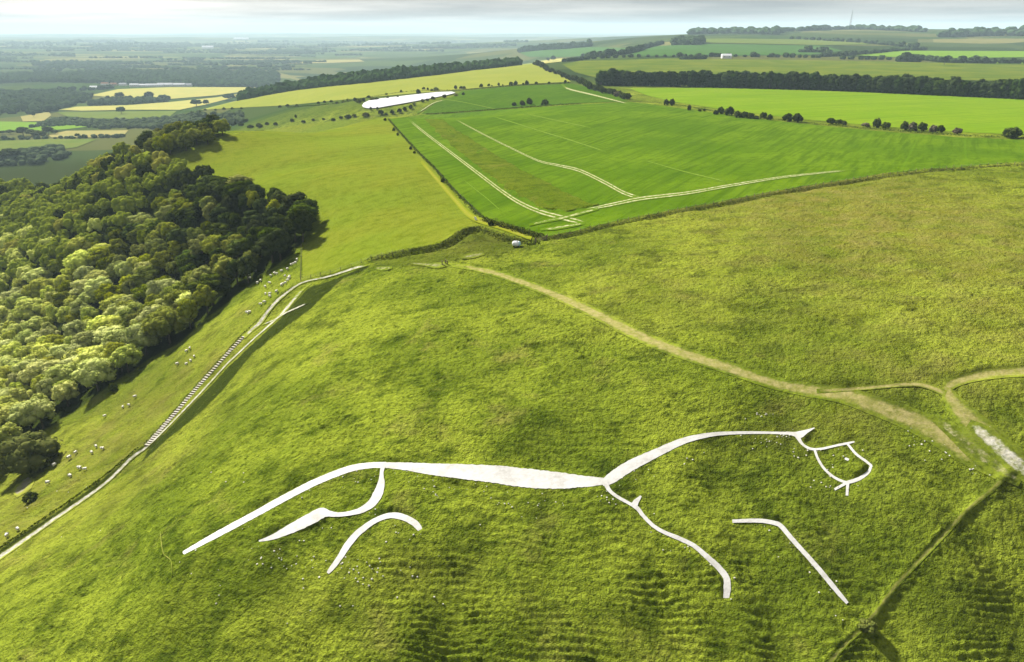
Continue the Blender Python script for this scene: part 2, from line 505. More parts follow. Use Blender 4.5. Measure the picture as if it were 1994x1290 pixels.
P_CHALK = {   # (points, label)
    'gully_path': [(-60, 1129, 10), (0, 1086, 9), (100, 1016, 7), (200, 946, 6), (255, 894, 6), (285, 872, 4.5), (320, 839, 3.2), (360, 798, 3.2), (400, 756, 3.2), (440, 712, 3.2), (461, 692, 3), (493, 662, 3), (518, 640, 3.5), (543, 618, 4.5), (556, 604, 6), (572, 585, 6), (591, 564, 4), (606, 553, 2)],
    'fence_path': [(716, 518, 3), (692, 523, 4.5), (639, 540, 3.5), (597, 549, 3), (574, 560, 4), (543, 584, 6), (526, 602, 7), (507, 628, 8), (492, 642, 6), (474, 658, 7)],
    'branch_path': [(600, 591, 2), (576, 602, 3.2), (556, 611, 3), (535, 624, 2.5), (510, 634, 2)],
}
STAIRS = [(474, 658), (451, 682), (425, 711), (398, 741), (370, 773), (340, 808), (312, 840), (284, 872)]
for nm, pts in P_CHALK.items():
    S = sides_world(pts, 8, 1.5)
    path_soft = np.maximum(path_soft, inside(np.vstack([S[0], S[-1][::-1]]), GX, GY))
S = sides_world([(p[0], p[1], 16) for p in STAIRS], 8)
path_soft = np.maximum(path_soft, inside(np.vstack([S[0], S[-1][::-1]]), GX, GY))

S = sides_world([(p[0], p[1], 12) for p in BANK], 10)
path_soft = np.maximum(path_soft, 0.8 * inside(np.vstack([S[0], S[-1][::-1]]), GX, GY))

# ---- fields (pixel outlines)
FIELDS = {}
CROP = [(1066, 461), (1000, 440), (945, 425), (915, 403), (880, 369), (850, 334), (815, 299), (781, 262), (757, 233), (820, 225), (1000, 213), (1130, 204), (1230, 200), (1290, 207), (1400, 222), (1540, 240), (1700, 256), (1860, 268), (1994, 274), (2150, 285), (2300, 300),
        (2300, 310), (2120, 314), (1994, 318), (1900, 323), (1800, 331), (1700, 343), (1600, 358), (1500, 375), (1400, 394), (1300, 412), (1200, 432), (1120, 451)]
UPPER = [(820, 223), (1000, 211), (1130, 202), (1226, 198), (1180, 180), (1115, 164), (1000, 169), (900, 178), (885, 188), (850, 200)]
RIGHT = [(1225, 173), (1400, 172), (1700, 181), (1994, 194), (2300, 212), (2300, 296), (2150, 276), (1994, 264), (1860, 258), (1700, 246), (1540, 231), (1400, 213), (1310, 199), (1260, 187)]
RIDGE = [(390, 215), (500, 187), (600, 174), (700, 163), (850, 146), (975, 131), (1035, 124), (1060, 131), (1100, 150), (1112, 160), (1000, 166), (900, 175), (700, 192), (560, 206)]
PASTURE = [(290, 322), (440, 265), (600, 242), (754, 229), (779, 262), (813, 300), (848, 335), (878, 370), (912, 406), (930, 427), (1000, 446), (1045, 466), (1005, 466), (965, 456), (930, 443), (905, 447), (858, 475), (800, 487), (722, 503), (690, 519), (640, 535), (590, 546), (587, 480), (600, 430), (480, 392), (380, 350)]
STRIP = [(825, 233), (860, 234), (900, 262), (960, 300), (1020, 335), (1080, 365), (1130, 392), (1162, 402), (1110, 413), (1060, 408), (1020, 388), (980, 362), (930, 326), (880, 285)]

fields_w = {k: ground_poly(v, 12) for k, v in dict(crop=CROP, upper=UPPER, right=RIGHT, ridge=RIDGE, pasture=PASTURE).items()}
strip_w = ground_poly(STRIP, 5)
strip_w = strip_w + np.column_stack([fbm(strip_w[:, 0] / 4, strip_w[:, 1] / 9, 3, 7), fbm(strip_w[:, 0] / 4, strip_w[:, 1] / 9, 3, 17)]) * 3.0
calm = np.zeros(GX.shape)
for k, v in fields_w.items():
    calm = np.maximum(calm, inside(v, GX, GY) * (0.75 if k == 'pasture' else 1.0))
GZ += np.where(inside(strip_w, GX, GY), 0.35 + 0.5 * np.abs(fbm(GX / 5, GY / 5, 3, 77)), 0)
in_strip = inside(strip_w, GX, GY)


def soften(a, k):
    a = a.astype(float)
    for _ in range(k): a = smooth2(a)
    return a


# ---- small relief of the turf: tussocks, sheep terraces
R_ = np.exp(LL)
nearrows = int(np.searchsorted(RR, 620))
X = GX[:nearrows]; Y = GY[:nearrows]; Zb = GZ[:nearrows]
amp = np.clip((640 - R_[:nearrows]) / 250, 0, 1) * (1 - soften(calm, 3)[:nearrows]) * (1 - np.clip(1.6 * soften(horse_mask, 3), 0, 1)[:nearrows]) * (1 - 0.9 * soften(path_soft, 2)[:nearrows])
patch = np.clip(0.5 + 1.3 * fbm(X / 28, Y / 28, 3, 11), 0, 1)
t1 = 0.5 - np.abs(fbm(X / 2.1, Y / 1.4, 3, 21, 0.6)); t2 = fbm(X / 0.8, Y / 0.6, 2, 31)
clump = np.clip(fbm(X / 5.5, Y / 3.6, 4, 41) - 0.10, 0, 1)
# slope and the direction the turf faces
gy = np.gradient(Zb, axis=0) / np.gradient(R_[:nearrows], axis=0)
steep = np.clip((gy - 0.08) / 0.14, 0, 1)
steep = soften(steep, 12)
leftslope = np.clip((-X - 40) / 30, 0, 1)
ph = Zb / 0.5 + 2.2 * fbm(X / 17, Y / 10, 3, 51) + 0.5 * np.abs(fbm(X / 3.2, Y / 2.6, 2, 61))
saw = ph - np.floor(ph)
terr = np.where(saw < 0.7, saw / 0.7, (1 - saw) / 0.3) - 0.5
tm = np.clip(0.5 + 1.3 * fbm(X / 9, Y / 9, 3, 71), 0.22, 0.9)
rel = (0.52 * t1 + 0.26 * t2) * (0.5 + 0.7 * patch) * (1 - 0.6 * steep) + 1.2 * clump * (0.2 + 0.8 * patch) * (1 - 0.6 * steep) + 0.36 * terr * steep * tm * (1 - 0.6 * leftslope)
rel += 0.6 * fbm(X / 13, Y / 13, 2, 81) + 0.9 * fbm(X / 34, Y / 34, 2, 91)
rel += steep * 1.2 * fbm(X / 13.0, Y / 45, 2, 95)
GZ0 = GZ.copy()
GZ[:nearrows] += rel * amp
GZ -= 0.012 * soften(horse_mask, 1) + 0.10 * soften(path_soft, 1)

# ------------------------------------------------------------------ materials
def new_mat(name):
    m = bpy.data.materials.new(name); m.use_nodes = True
    nt = m.node_tree; nt.nodes.clear()
    o = N(nt, 'ShaderNodeOutputMaterial'); b = N(nt, 'ShaderNodeBsdfPrincipled')
    b.inputs['Roughness'].default_value = 0.9
    b.inputs['Specular IOR Level'].default_value = 0.0
    L(nt, b.outputs[0], o.inputs[0])
    return m, nt, b


def noise(nt, pos, size, detail=3.0, rough=0.55, stretch=None):
    v = pos
    mp = N(nt, 'ShaderNodeMapping')
    sc = stretch or (1, 1, 1)
    mp.inputs['Scale'].default_value = (sc[0] / size, sc[1] / size, sc[2] / size)
    L(nt, v, mp.inputs[0])
    nn = N(nt, 'ShaderNodeTexNoise'); setin(nn, Scale=1.0, Detail=detail, Roughness=rough)
    L(nt, mp.outputs[0], nn.inputs['Vector'])
    return nn.outputs['Fac']


def ramp01(nt, fac, lo, hi):
    mr = N(nt, 'ShaderNodeMapRange'); mr.interpolation_type = 'SMOOTHSTEP'
    mr.inputs[1].default_value = lo; mr.inputs[2].default_value = hi
    L(nt, fac, mr.inputs[0])
    return mr.outputs[0]


def mixc(nt, fac, a, b):
    m = N(nt, 'ShaderNodeMix', data_type='RGBA')
    for idx, v in ((0, fac), (6, a), (7, b)):
        if hasattr(v, 'is_output'): L(nt, v, m.inputs[idx])
        elif idx == 0: m.inputs[0].default_value = v
        else: m.inputs[idx].default_value = (*v, 1)
    return m.outputs[2]


def math_(nt, op, a, b=None, c=None):
    m = N(nt, 'ShaderNodeMath', operation=op)
    for i, v in enumerate((a, b, c)):
        if v is None: continue
        if hasattr(v, 'is_output'): L(nt, v, m.inputs[i])
        else: m.inputs[i].default_value = v
    return m.outputs[0]


def bump(nt, bsdf, h, dist, strength=1.0):
    b = N(nt, 'ShaderNodeBump'); b.inputs['Distance'].default_value = dist; b.inputs['Strength'].default_value = strength
    L(nt, h, b.inputs['Height']); L(nt, b.outputs[0], bsdf.inputs['Normal'])


def position(nt):
    return N(nt, 'ShaderNodeNewGeometry').outputs['Position']


def attr(nt, name):
    a = N(nt, 'ShaderNodeAttribute'); a.attribute_name = name
    return a.outputs['Fac']


TURF_A, TURF_B, TURF_D, TURF_DRY = (0.196, 0.240, 0.022), (0.100, 0.138, 0.011), (0.022, 0.041, 0.003), (0.205, 0.185, 0.048)


def turf(nt, pos, dry=None, cols=None):
    """downland grass colour and relief height"""
    a, b, dk, dr = cols or (TURF_A, TURF_B, TURF_D, TURF_DRY)
    c = mixc(nt, ramp01(nt, noise(nt, pos, 38, 4, 0.6), 0.38, 0.62), a, b)
    c = mixc(nt, math_(nt, 'MULTIPLY', ramp01(nt, noise(nt, pos, 90, 3, 0.6), 0.45, 0.65), 0.5), c, b)
    c = mixc(nt, math_(nt, 'MULTIPLY', ramp01(nt, noise(nt, pos, 7, 5, 0.68), 0.47, 0.66), 0.72), c, dk)
    c = mixc(nt, math_(nt, 'MULTIPLY', ramp01(nt, noise(nt, pos, 12, 5, 0.6), 0.55, 0.75), 0.55), c, dr)
    f1 = noise(nt, pos, 0.9, 5, 0.75)
    c = mixc(nt, math_(nt, 'MULTIPLY', ramp01(nt, f1, 0.48, 0.66), 0.7), c, dk)
    c = mixc(nt, math_(nt, 'MULTIPLY', ramp01(nt, noise(nt, pos, 2.6, 5, 0.7, (0.6, 1.3, 1)), 0.52, 0.68), 0.55), c, dk)
    c = mixc(nt, math_(nt, 'MULTIPLY', ramp01(nt, noise(nt, pos, 2.3, 4, 0.7), 0.55, 0.75), 0.45), c, tuple(x * 1.35 for x in a))
    if dry is not None:
        c = mixc(nt, dry, c, mixc(nt, ramp01(nt, noise(nt, pos, 6, 5, .7), 0.3, 0.7), tuple(x * 0.9 for x in dr), (0.125, 0.13, 0.014)))
    h = math_(nt, 'ADD', math_(nt, 'MULTIPLY', noise(nt, pos, 0.7, 3, 0.75), 0.6), noise(nt, pos, 2.0, 5, 0.7))
    return c, h


def scrub_shade_mix(nt, pos, c):
    return mixc(nt, math_(nt, 'MULTIPLY', attr(nt, 'scrub'), ramp01(nt, noise(nt, pos, 3, 4, .7), 0.1, 0.45)), c, mixc(nt, noise(nt, pos, 1.5, 4), (0.014, 0.025, 0.003), (0.040, 0.052, 0.008)))  # dark undergrowth tone, deepened to carry the gully wall's shade


def make_ground_mat():
    m, nt, b = new_mat("downland_turf")
    pos = position(nt)
    c, h = turf(nt, pos, attr(nt, 'dry'))
    # patchwork of the distant vale and downs
    v = N(nt, 'ShaderNodeTexVoronoi'); v.feature = 'F1'; v.distance = 'CHEBYCHEV'
    mp = N(nt, 'ShaderNodeMapping'); mp.inputs['Scale'].default_value = (1 / 420, 1 / 300, 0); mp.inputs['Rotation'].default_value = (0, 0, 0.35)
    L(nt, pos, mp.inputs[0]); L(nt, mp.outputs[0], v.inputs['Vector']); v.inputs['Scale'].default_value = 1.0
    sp = N(nt, 'ShaderNodeSeparateColor'); L(nt, v.outputs['Color'], sp.inputs[0])
    rp = N(nt, 'ShaderNodeValToRGB'); e = rp.color_ramp
    e.interpolation = 'CONSTANT'
    e.elements[0].position = 0.0; e.elements[0].color = (0.022, 0.038, 0.010, 1)
    e.elements[1].position = 0.3; e.elements[1].color = (0.042, 0.062, 0.015, 1)
    for p, cc in ((0.5, (0.09, 0.092, 0.026, 1)), (0.64, (0.03, 0.055, 0.011, 1)), (0.8, (0.052, 0.078, 0.016, 1)), (0.92, (0.17, 0.155, 0.055, 1))):
        k = e.elements.new(p); k.color = cc
    L(nt, sp.outputs[0], rp.inputs[0])
    c = mixc(nt, attr(nt, 'vale'), c, mixc(nt, math_(nt, 'MULTIPLY', noise(nt, pos, 60, 4), 0.5), rp.outputs[0], (0.03, 0.055, 0.012)))
    c = scrub_shade_mix(nt, pos, c)
    L(nt, c, b.inputs['Base Color'])
    bump(nt, b, h, 1.3, 1.0)
    return m


M_GROUND = make_ground_mat()


def field_mat(name, a, b, dark, angle, row=3.0, tram=24.0, mottled=0.5, rowstr=0.35, bumpd=0.15):
    """sown field: two tones in drifts, drill rows and tramlines along one bearing"""
    m, nt, bs = new_mat(name)
    pos = position(nt)
    c = mixc(nt, ramp01(nt, noise(nt, pos, 70, 4, 0.6), 0.35, 0.65), a, b)
    rot = N(nt, 'ShaderNodeMapping'); rot.inputs['Rotation'].default_value = (0, 0, angle); L(nt, pos, rot.inputs[0])
    streak = noise(nt, rot.outputs[0], 1.0, 4, 0.65, (1 / row, 1 / (row * 26), 1))
    c = mixc(nt, math_(nt, 'MULTIPLY', ramp01(nt, streak, 0.42, 0.7), rowstr), c, dark)
    c = mixc(nt, math_(nt, 'MULTIPLY', ramp01(nt, noise(nt, pos, 5, 6, 0.8), 0.46, 0.7), mottled), c, dark)
    w = N(nt, 'ShaderNodeTexWave'); w.bands_direction = 'X'; setin(w, Scale=math.pi / (10 * tram) * 1.0, Distortion=0.0)
    L(nt, rot.outputs[0], w.inputs['Vector'])
    c = mixc(nt, math_(nt, 'MULTIPLY', ramp01(nt, w.outputs['Fac'], 0.992, 1.0), 0.3), c, tuple(x * 1.4 for x in a))
    L(nt, c, bs.inputs['Base Color'])
    bump(nt, bs, noise(nt, pos, 1.3, 4, 0.7), bumpd, 0.8)
    return m


CROP2 = ((0.058, 0.108, 0.003), (0.068, 0.118, 0.004))
M_CROP = field_mat("crop_green", (0.052, 0.102, 0.003), (0.082, 0.138, 0.005), (0.032, 0.070, 0.002), 0.52, 3.5, 24, 0.7, 0.75, 0.6)
M_UPPER = field_mat("crop_deep_green", (0.040, 0.086, 0.003), (0.052, 0.100, 0.004), (0.026, 0.058, 0.002), 0.52, 4, 30, 0.6, 0.6, 0.6)
M_RIGHT = field_mat("crop_light_green", (0.105, 0.178, 0.006), (0.125, 0.190, 0.009), (0.068, 0.128, 0.005), 1.25, 5, 30, 0.5, 0.7, 0.5)
M_RIDGE = field_mat("barley_pale", (0.175, 0.19, 0.03), (0.15, 0.175, 0.027), (0.11, 0.14, 0.018), 1.35, 9, 36, 0.25)
M_PASTURE = field_mat("pasture_yellow_green", (0.116, 0.158, 0.012), (0.138, 0.158, 0.014), (0.070, 0.098, 0.004), 0.9, 4, 900, 0.8, 0.5, 1.2)
M_PALE = field_mat("hay_pale_yellow", (0.29, 0.265, 0.075), (0.25, 0.25, 0.07), (0.2, 0.2, 0.055), 1.3, 9, 40, 0.15)
M_TAN = field_mat("stubble_tan", (0.22, 0.19, 0.07), (0.2, 0.19, 0.07), (0.14, 0.14, 0.045), 1.2, 9, 40, 0.2)
M_MEADOW = field_mat("meadow_dull_green", (0.08, 0.115, 0.02), (0.1, 0.125, 0.025), (0.055, 0.085, 0.015), 1.0, 8, 60, 0.4)
M_LUSH = field_mat("meadow_lush", (0.11, 0.19, 0.016), (0.1, 0.18, 0.016), (0.065, 0.135, 0.012), 1.0, 8, 60, 0.2)
M_OLIVE = field_mat("pasture_olive", (0.105, 0.125, 0.012), (0.06, 0.095, 0.008), (0.042, 0.07, 0.007), 1.45, 20, 300, 0.5)
M_BLUEGREEN = field_mat("crop_blue_green", (0.045, 0.10, 0.02), (0.04, 0.09, 0.018), (0.032, 0.07, 0.015), 0.5, 9, 40, 0.3)


def chalk_mat(name, a=(0.58, 0.58, 0.56), b=(0.44, 0.43, 0.38), spots=0.5):
    m, nt, bs = new_mat(name)
    pos = position(nt)
    c = mixc(nt, ramp01(nt, noise(nt, pos, 2.5, 5, 0.7), 0.4, 0.75), a, b)
    c = mixc(nt, math_(nt, 'MULTIPLY', ramp01(nt, noise(nt, pos, 0.35, 3, 0.7), 0.66, 0.74), spots), c, (0.28, 0.28, 0.2))
    L(nt, c, bs.inputs['Base Color'])
    bump(nt, bs, noise(nt, pos, 0.5, 4, 0.7), 0.08, 0.7)
    return m


M_CHALK = chalk_mat("chalk_white", (0.50, 0.50, 0.492), (0.37, 0.362, 0.34))
M_SHEETING = chalk_mat("white_sheeting", (0.40, 0.405, 0.43), (0.36, 0.36, 0.375), 0.0)


def worn_mat(name, worn, worn2, lo, hi, cols=None, under=None):
    """a trodden line: bare tone in the middle breaking up into turf at the edges"""
    m, nt, bs = new_mat(name)
    pos = position(nt)
    if under is None:
        g, h = turf(nt, pos, attr(nt, 'dry'), cols)
        g = scrub_shade_mix(nt, pos, g)
    else:
        g = mixc(nt, noise(nt, pos, 20, 3), *under); h = noise(nt, pos, 1.2, 3)
    w = math_(nt, 'ADD', attr(nt, 'mid'), math_(nt, 'MULTIPLY', math_(nt, 'SUBTRACT', noise(nt, pos, 1.6, 6, 0.75), 0.5), 1.9))
    f = ramp01(nt, w, lo, hi)
    c = mixc(nt, f, g, mixc(nt, ramp01(nt, noise(nt, pos, 1.2, 5, 0.7), 0.35, 0.65), worn, worn2))
    L(nt, c, bs.inputs['Base Color'])
    bump(nt, bs, h, 0.25, 0.7)
    return m


M_CHALKPATH = worn_mat("chalk_path", (0.36, 0.35, 0.32), (0.19, 0.19, 0.13), 0.40, 0.95)
M_FOOT = worn_mat("footpath_worn", (0.25, 0.22, 0.095), (0.165, 0.16, 0.045), 0.32, 1.2)
M_SCAR2 = worn_mat("chalk_patch", (0.30, 0.28, 0.21), (0.19, 0.18, 0.09), 0.75, 1.5)
M_SCAR = worn_mat("chalk_scar", (0.42, 0.41, 0.37), (0.27, 0.26, 0.18), 0.6, 1.2)
M_RUT = worn_mat("wheel_track", (0.40, 0.38, 0.27), (0.20, 0.20, 0.08), 0.5, 1.15, under=CROP2)
M_FAINT = worn_mat("tramline", (0.13, 0.19, 0.035), (0.09, 0.15, 0.012), 0.55, 1.1, under=CROP2)
M_FAINTP = worn_mat("mown_line", (0.19, 0.185, 0.03), (0.17, 0.18, 0.02), 0.45, 1.3, under=((0.135, 0.165, 0.009), (0.145, 0.16, 0.011)))
M_BANK = worn_mat("bank_grass", (0.19, 0.19, 0.05), (0.12, 0.14, 0.022), 0.45, 1.1)


def simple_mat(name, col, rough=0.8, var=0.25, size=0.6):
    m, nt, bs = new_mat(name)
    pos = N(nt, 'ShaderNodeTexCoord').outputs['Object']
    L(nt, mixc(nt, noise(nt, pos, size, 4, 0.6), tuple(c * (1 - var) for c in col), tuple(min(1, c * (1 + var)) for c in col)), bs.inputs['Base Color'])
    bs.inputs['Roughness'].default_value = rough
    return m


def leaf_mat(name, a, b, trans=0.3, spread=0.35):
    m = bpy.data.materials.new(name); m.use_nodes = True
    nt = m.node_tree; nt.nodes.clear()
    o = N(nt, 'ShaderNodeOutputMaterial')
    pos = position(nt)
    oi = N(nt, 'ShaderNodeObjectInfo')
    c = mixc(nt, ramp01(nt, noise(nt, pos, 2.2, 4, 0.7), 0.3, 0.7), a, b)
    hs = N(nt, 'ShaderNodeHueSaturation')
    L(nt, c, hs.inputs['Color'])
    L(nt, math_(nt, 'MULTIPLY_ADD', oi.outputs['Random'], 0.02, 0.49), hs.inputs['Hue'])
    r2 = math_(nt, 'FRACT', math_(nt, 'MULTIPLY', oi.outputs['Random'], 17.31))
    L(nt, math_(nt, 'MULTIPLY_ADD', r2, 2 * spread, 1.0 - spread), hs.inputs['Value'])
    r3 = math_(nt, 'FRACT', math_(nt, 'MULTIPLY', oi.outputs['Random'], 7.77))
    L(nt, math_(nt, 'MULTIPLY_ADD', r3, 0.3, 0.8), hs.inputs['Saturation'])
    d = N(nt, 'ShaderNodeBsdfDiffuse'); t = N(nt, 'ShaderNodeBsdfTranslucent')
    L(nt, hs.outputs[0], d.inputs[0])
    L(nt, hs.outputs[0], t.inputs[0])
    mx = N(nt, 'ShaderNodeMixShader'); mx.inputs[0].default_value = trans
    L(nt, d.outputs[0], mx.inputs[1]); L(nt, t.outputs[0], mx.inputs[2]); L(nt, mx.outputs[0], o.inputs[0])
    return m


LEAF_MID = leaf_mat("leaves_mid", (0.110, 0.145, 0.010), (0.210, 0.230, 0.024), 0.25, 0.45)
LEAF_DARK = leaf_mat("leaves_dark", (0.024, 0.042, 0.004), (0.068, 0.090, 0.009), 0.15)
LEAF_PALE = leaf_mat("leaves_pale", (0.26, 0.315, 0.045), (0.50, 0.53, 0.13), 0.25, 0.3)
LEAF_YEL = leaf_mat("leaves_yellow_green", (0.20, 0.22, 0.014), (0.28, 0.29, 0.026), 0.25, 0.2)
LEAF_BELT = leaf_mat("leaves_belt", (0.016, 0.036, 0.006), (0.042, 0.066, 0.010), 0.15, 0.25)
LEAF_FAR = leaf_mat("leaves_far", (0.018, 0.044, 0.012), (0.04, 0.07, 0.018), 0.2, 0.2)
LEAF_BLOOM = leaf_mat("leaves_blossom", (0.06, 0.07, 0.02), (0.20, 0.16, 0.12), 0.2, 0.15)
M_BARK = simple_mat("bark", (0.09, 0.075, 0.055))
M_WOOD = simple_mat("weathered_wood", (0.17, 0.14, 0.10))
M_WIRE = simple_mat("fence_wire", (0.22, 0.22, 0.21), 0.5)
M_WOOL = simple_mat("wool", (0.62, 0.60, 0.53), 0.95, 0.12, 0.2)
M_SHEEPFACE = simple_mat("sheep_face", (0.10, 0.085, 0.07))
M_WHITE = simple_mat("white_paint", (0.72, 0.74, 0.76), 0.4, 0.06)
M_PALEBLUE = simple_mat("pale_blue_panel", (0.42, 0.62, 0.66), 0.35, 0.08)
M_BLACK = simple_mat("black_rubber", (0.02, 0.02, 0.02))
M_STEEL = simple_mat("mast_steel", (0.25, 0.26, 0.28), 0.5)
M_BRICK = simple_mat("house_brick", (0.34, 0.25, 0.19), 0.85)
M_RENDER = simple_mat("white_render", (0.66, 0.65, 0.62), 0.8, 0.08)
M_ROOFS = [simple_mat("roof_grey", (0.40, 0.41, 0.44), 0.6), simple_mat("roof_white", (0.66, 0.67, 0.70), 0.5, 0.08), simple_mat("roof_tile", (0.26, 0.15, 0.10))]
M_GLASS = simple_mat("window_dark", (0.04, 0.05, 0.06), 0.15)

# ------------------------------------------------------------------ ground sheet
idx = np.arange(NR * NC).reshape(NR, NC)
quads = np.stack([idx[:-1, :-1], idx[:-1, 1:], idx[1:, 1:], idx[1:, :-1]], -1).reshape(-1, 4)
g_me = mesh_np('ground', np.stack([GX, GY, GZ], -1).reshape(-1, 3), quads)


def blob(px, py, rx, ry, rot=0.0):
    c = hit(px, py); a = hit(px + rx, py); b_ = hit(px, py - ry)
    sx = max(1.0, np.hypot(*(a - c))); sy = max(1.0, np.hypot(*(b_ - c)))
    return np.exp(-(((GX - c[0]) / sx) ** 2 + ((GY - c[1]) / sy) ** 2))


dry = np.zeros(GX.shape)
for bb in ((1700, 420, 420, 90, .95), (1300, 560, 260, 70, .4), (1900, 600, 230, 90, .6), (1650, 830, 260, 60, .35), (930, 470, 80, 30, .5), (60, 1000, 120, 60, .4), (1850, 700, 300, 60, .55), (760, 1120, 200, 60, .25), (250, 940, 60, 40, .5), (200, 860, 150, 90, .6), (330, 740, 90, 60, .45), (40, 1010, 120, 80, .6)):
    dry = np.maximum(dry, blob(*bb[:4]) * bb[4])
dry = np.clip(dry * (0.75 + 0.9 * fbm(GX / 9, GY / 9, 3, 101)), 0, 1)
vale = np.clip((R_ - 900) / 300, 0, 1)
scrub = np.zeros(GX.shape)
SCRUB_SHADE = [(723, 517), (700, 531), (668, 541), (603, 603), (546, 645), (489, 691), (460, 727), (434, 760), (402, 792), (365, 825), (328, 854), (277, 900), (292, 870), (325, 840), (365, 799), (404, 759), (445, 715), (497, 666), (546, 621), (562, 604), (580, 584), (600, 562), (650, 545), (700, 524)]  # gully wall: rough growth, with its shade put into the dark colour
scrub = np.maximum(scrub, np.clip(1.5 * soften(inside(ground_poly(SCRUB_SHADE, 8), GX, GY), 1), 0, 1))
WOOD = [(-60, 960), (-60, 330), (60, 318), (200, 312), (330, 322), (390, 350), (440, 382), (520, 398), (575, 412), (600, 432), (594, 470), (545, 512), (480, 562), (400, 622), (350, 668), (290, 700), (210, 752), (150, 800), (85, 838), (25, 885), (-10, 940)]
wood_w = ground_poly(WOOD, 20)
scrub = np.maximum(scrub, soften(inside(wood_w, GX, GY), 2))
HEADROUGH = [(720, 510), (800, 494), (858, 482), (905, 455), (930, 450), (965, 464), (1005, 478), (1040, 484), (960, 500), (880, 508), (800, 520), (730, 522)]
scrub = np.maximum(scrub, 0.5 * soften(inside(ground_poly(HEADROUGH, 12), GX, GY), 3))
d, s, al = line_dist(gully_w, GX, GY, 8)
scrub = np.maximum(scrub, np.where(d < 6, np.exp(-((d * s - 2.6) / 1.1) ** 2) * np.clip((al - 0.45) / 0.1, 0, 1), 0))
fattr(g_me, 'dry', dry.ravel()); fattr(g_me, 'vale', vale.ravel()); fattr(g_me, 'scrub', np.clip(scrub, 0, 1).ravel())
ground = link('ground', g_me, M_GROUND, kind='structure', label='grassy chalk hillside falling to a broad farmed vale')


# ------------------------------------------------------------------ sheets laid on the ground
def lift(x, y):
    return 0.05 + 0.00045 * np.maximum(np.hypot(x, y) - 150, 0)


def sheet(name, poly, mat, label, extra=0.0, maxpts=5200, kind='structure'):
    """a field: exact outline, inner points taken from the ground grid"""
    m = inside(poly, GX, GY)
    ii, jj = np.nonzero(m)
    if len(ii):
        k = max(1, int(math.sqrt(len(ii) / maxpts) + 0.999))
        q = (ii % k == 0) & (jj % k == 0)
        ii, jj = ii[q], jj[q]
    pts = [Vector(p) for p in poly] + [Vector((a, b)) for a, b in zip(GX[ii, jj], GY[ii, jj])]
    nb = len(poly)
    res = delaunay_2d_cdt(pts, [(i, (i + 1) % nb) for i in range(nb)], [], 1, 1e-3)
    v = np.array([(p[0], p[1]) for p in res[0]])
    f = np.array([t for t in res[2] if len(t) == 3])
    z = H(v[:, 0], v[:, 1]) + lift(v[:, 0], v[:, 1]) + extra
    a = v[f[:, 1]] - v[f[:, 0]]; b = v[f[:, 2]] - v[f[:, 0]]
    flip = a[:, 0] * b[:, 1] - a[:, 1] * b[:, 0] < 0
    f[flip] = f[flip][:, ::-1]
    me = mesh_np(name, np.column_stack([v, z]), f)
    return link(name, me, mat, kind=kind, label=label)


def ribbon(name, rows, mat, extra=0.0, parent=None, ragged=0.0, seed=1, grid=None, ruts=False, **kw):
    """rows: (k, n, 2) world lines side by side"""
    k, n_, _ = rows.shape
    rows = rows.copy()
    if ragged:
        mid = rows.mean(0)
        s_ = np.arange(n_)
        for e in (0, k - 1):
            j = 1 + ragged * fbm(mid[:, 0] / 0.7 + 31 * e, mid[:, 1] / 0.7 + seed, 3, seed + e)
            rows[e] = mid + (rows[e] - mid) * j[:, None]
    x = rows[..., 0].ravel(); y = rows[..., 1].ravel()
    z = H(x, y, grid) + lift(x, y) + extra
    id_ = np.arange(k * n_).reshape(k, n_)
    f = np.stack([id_[:-1, :-1], id_[:-1, 1:], id_[1:, 1:], id_[1:, :-1]], -1).reshape(-1, 4)
    a = rows[0, min(1, n_ - 1)] - rows[0, 0]; b = rows[-1, 0] - rows[0, 0]
    if a[0] * b[1] - a[1] * b[0] < 0: f = f[:, ::-1]
    me = mesh_np(name, np.column_stack([x, y, z]), f)
    u = np.repeat(1 - np.abs(np.linspace(-1, 1, k)), n_)
    t = np.tile(np.clip(np.minimum(np.arange(n_), n_ - 1 - np.arange(n_)) / max(2.0, 0.06 * n_), 0, 1), k)
    m_ = np.clip(u * 1.6, 0, 1)
    if ruts:
        uu = np.repeat(np.abs(np.linspace(-1, 1, k)), n_)
        m_ = np.clip(1.25 - ((uu - 0.5) / 0.3) ** 2, 0.12, 1)
        m_ = np.where(uu > 0.95, 0, m_)
    fattr(me, 'mid', m_ * (0.25 + 0.75 * t))
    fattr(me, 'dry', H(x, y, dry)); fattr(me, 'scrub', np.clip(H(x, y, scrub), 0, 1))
    return link(name, me, mat, parent=parent, **kw)


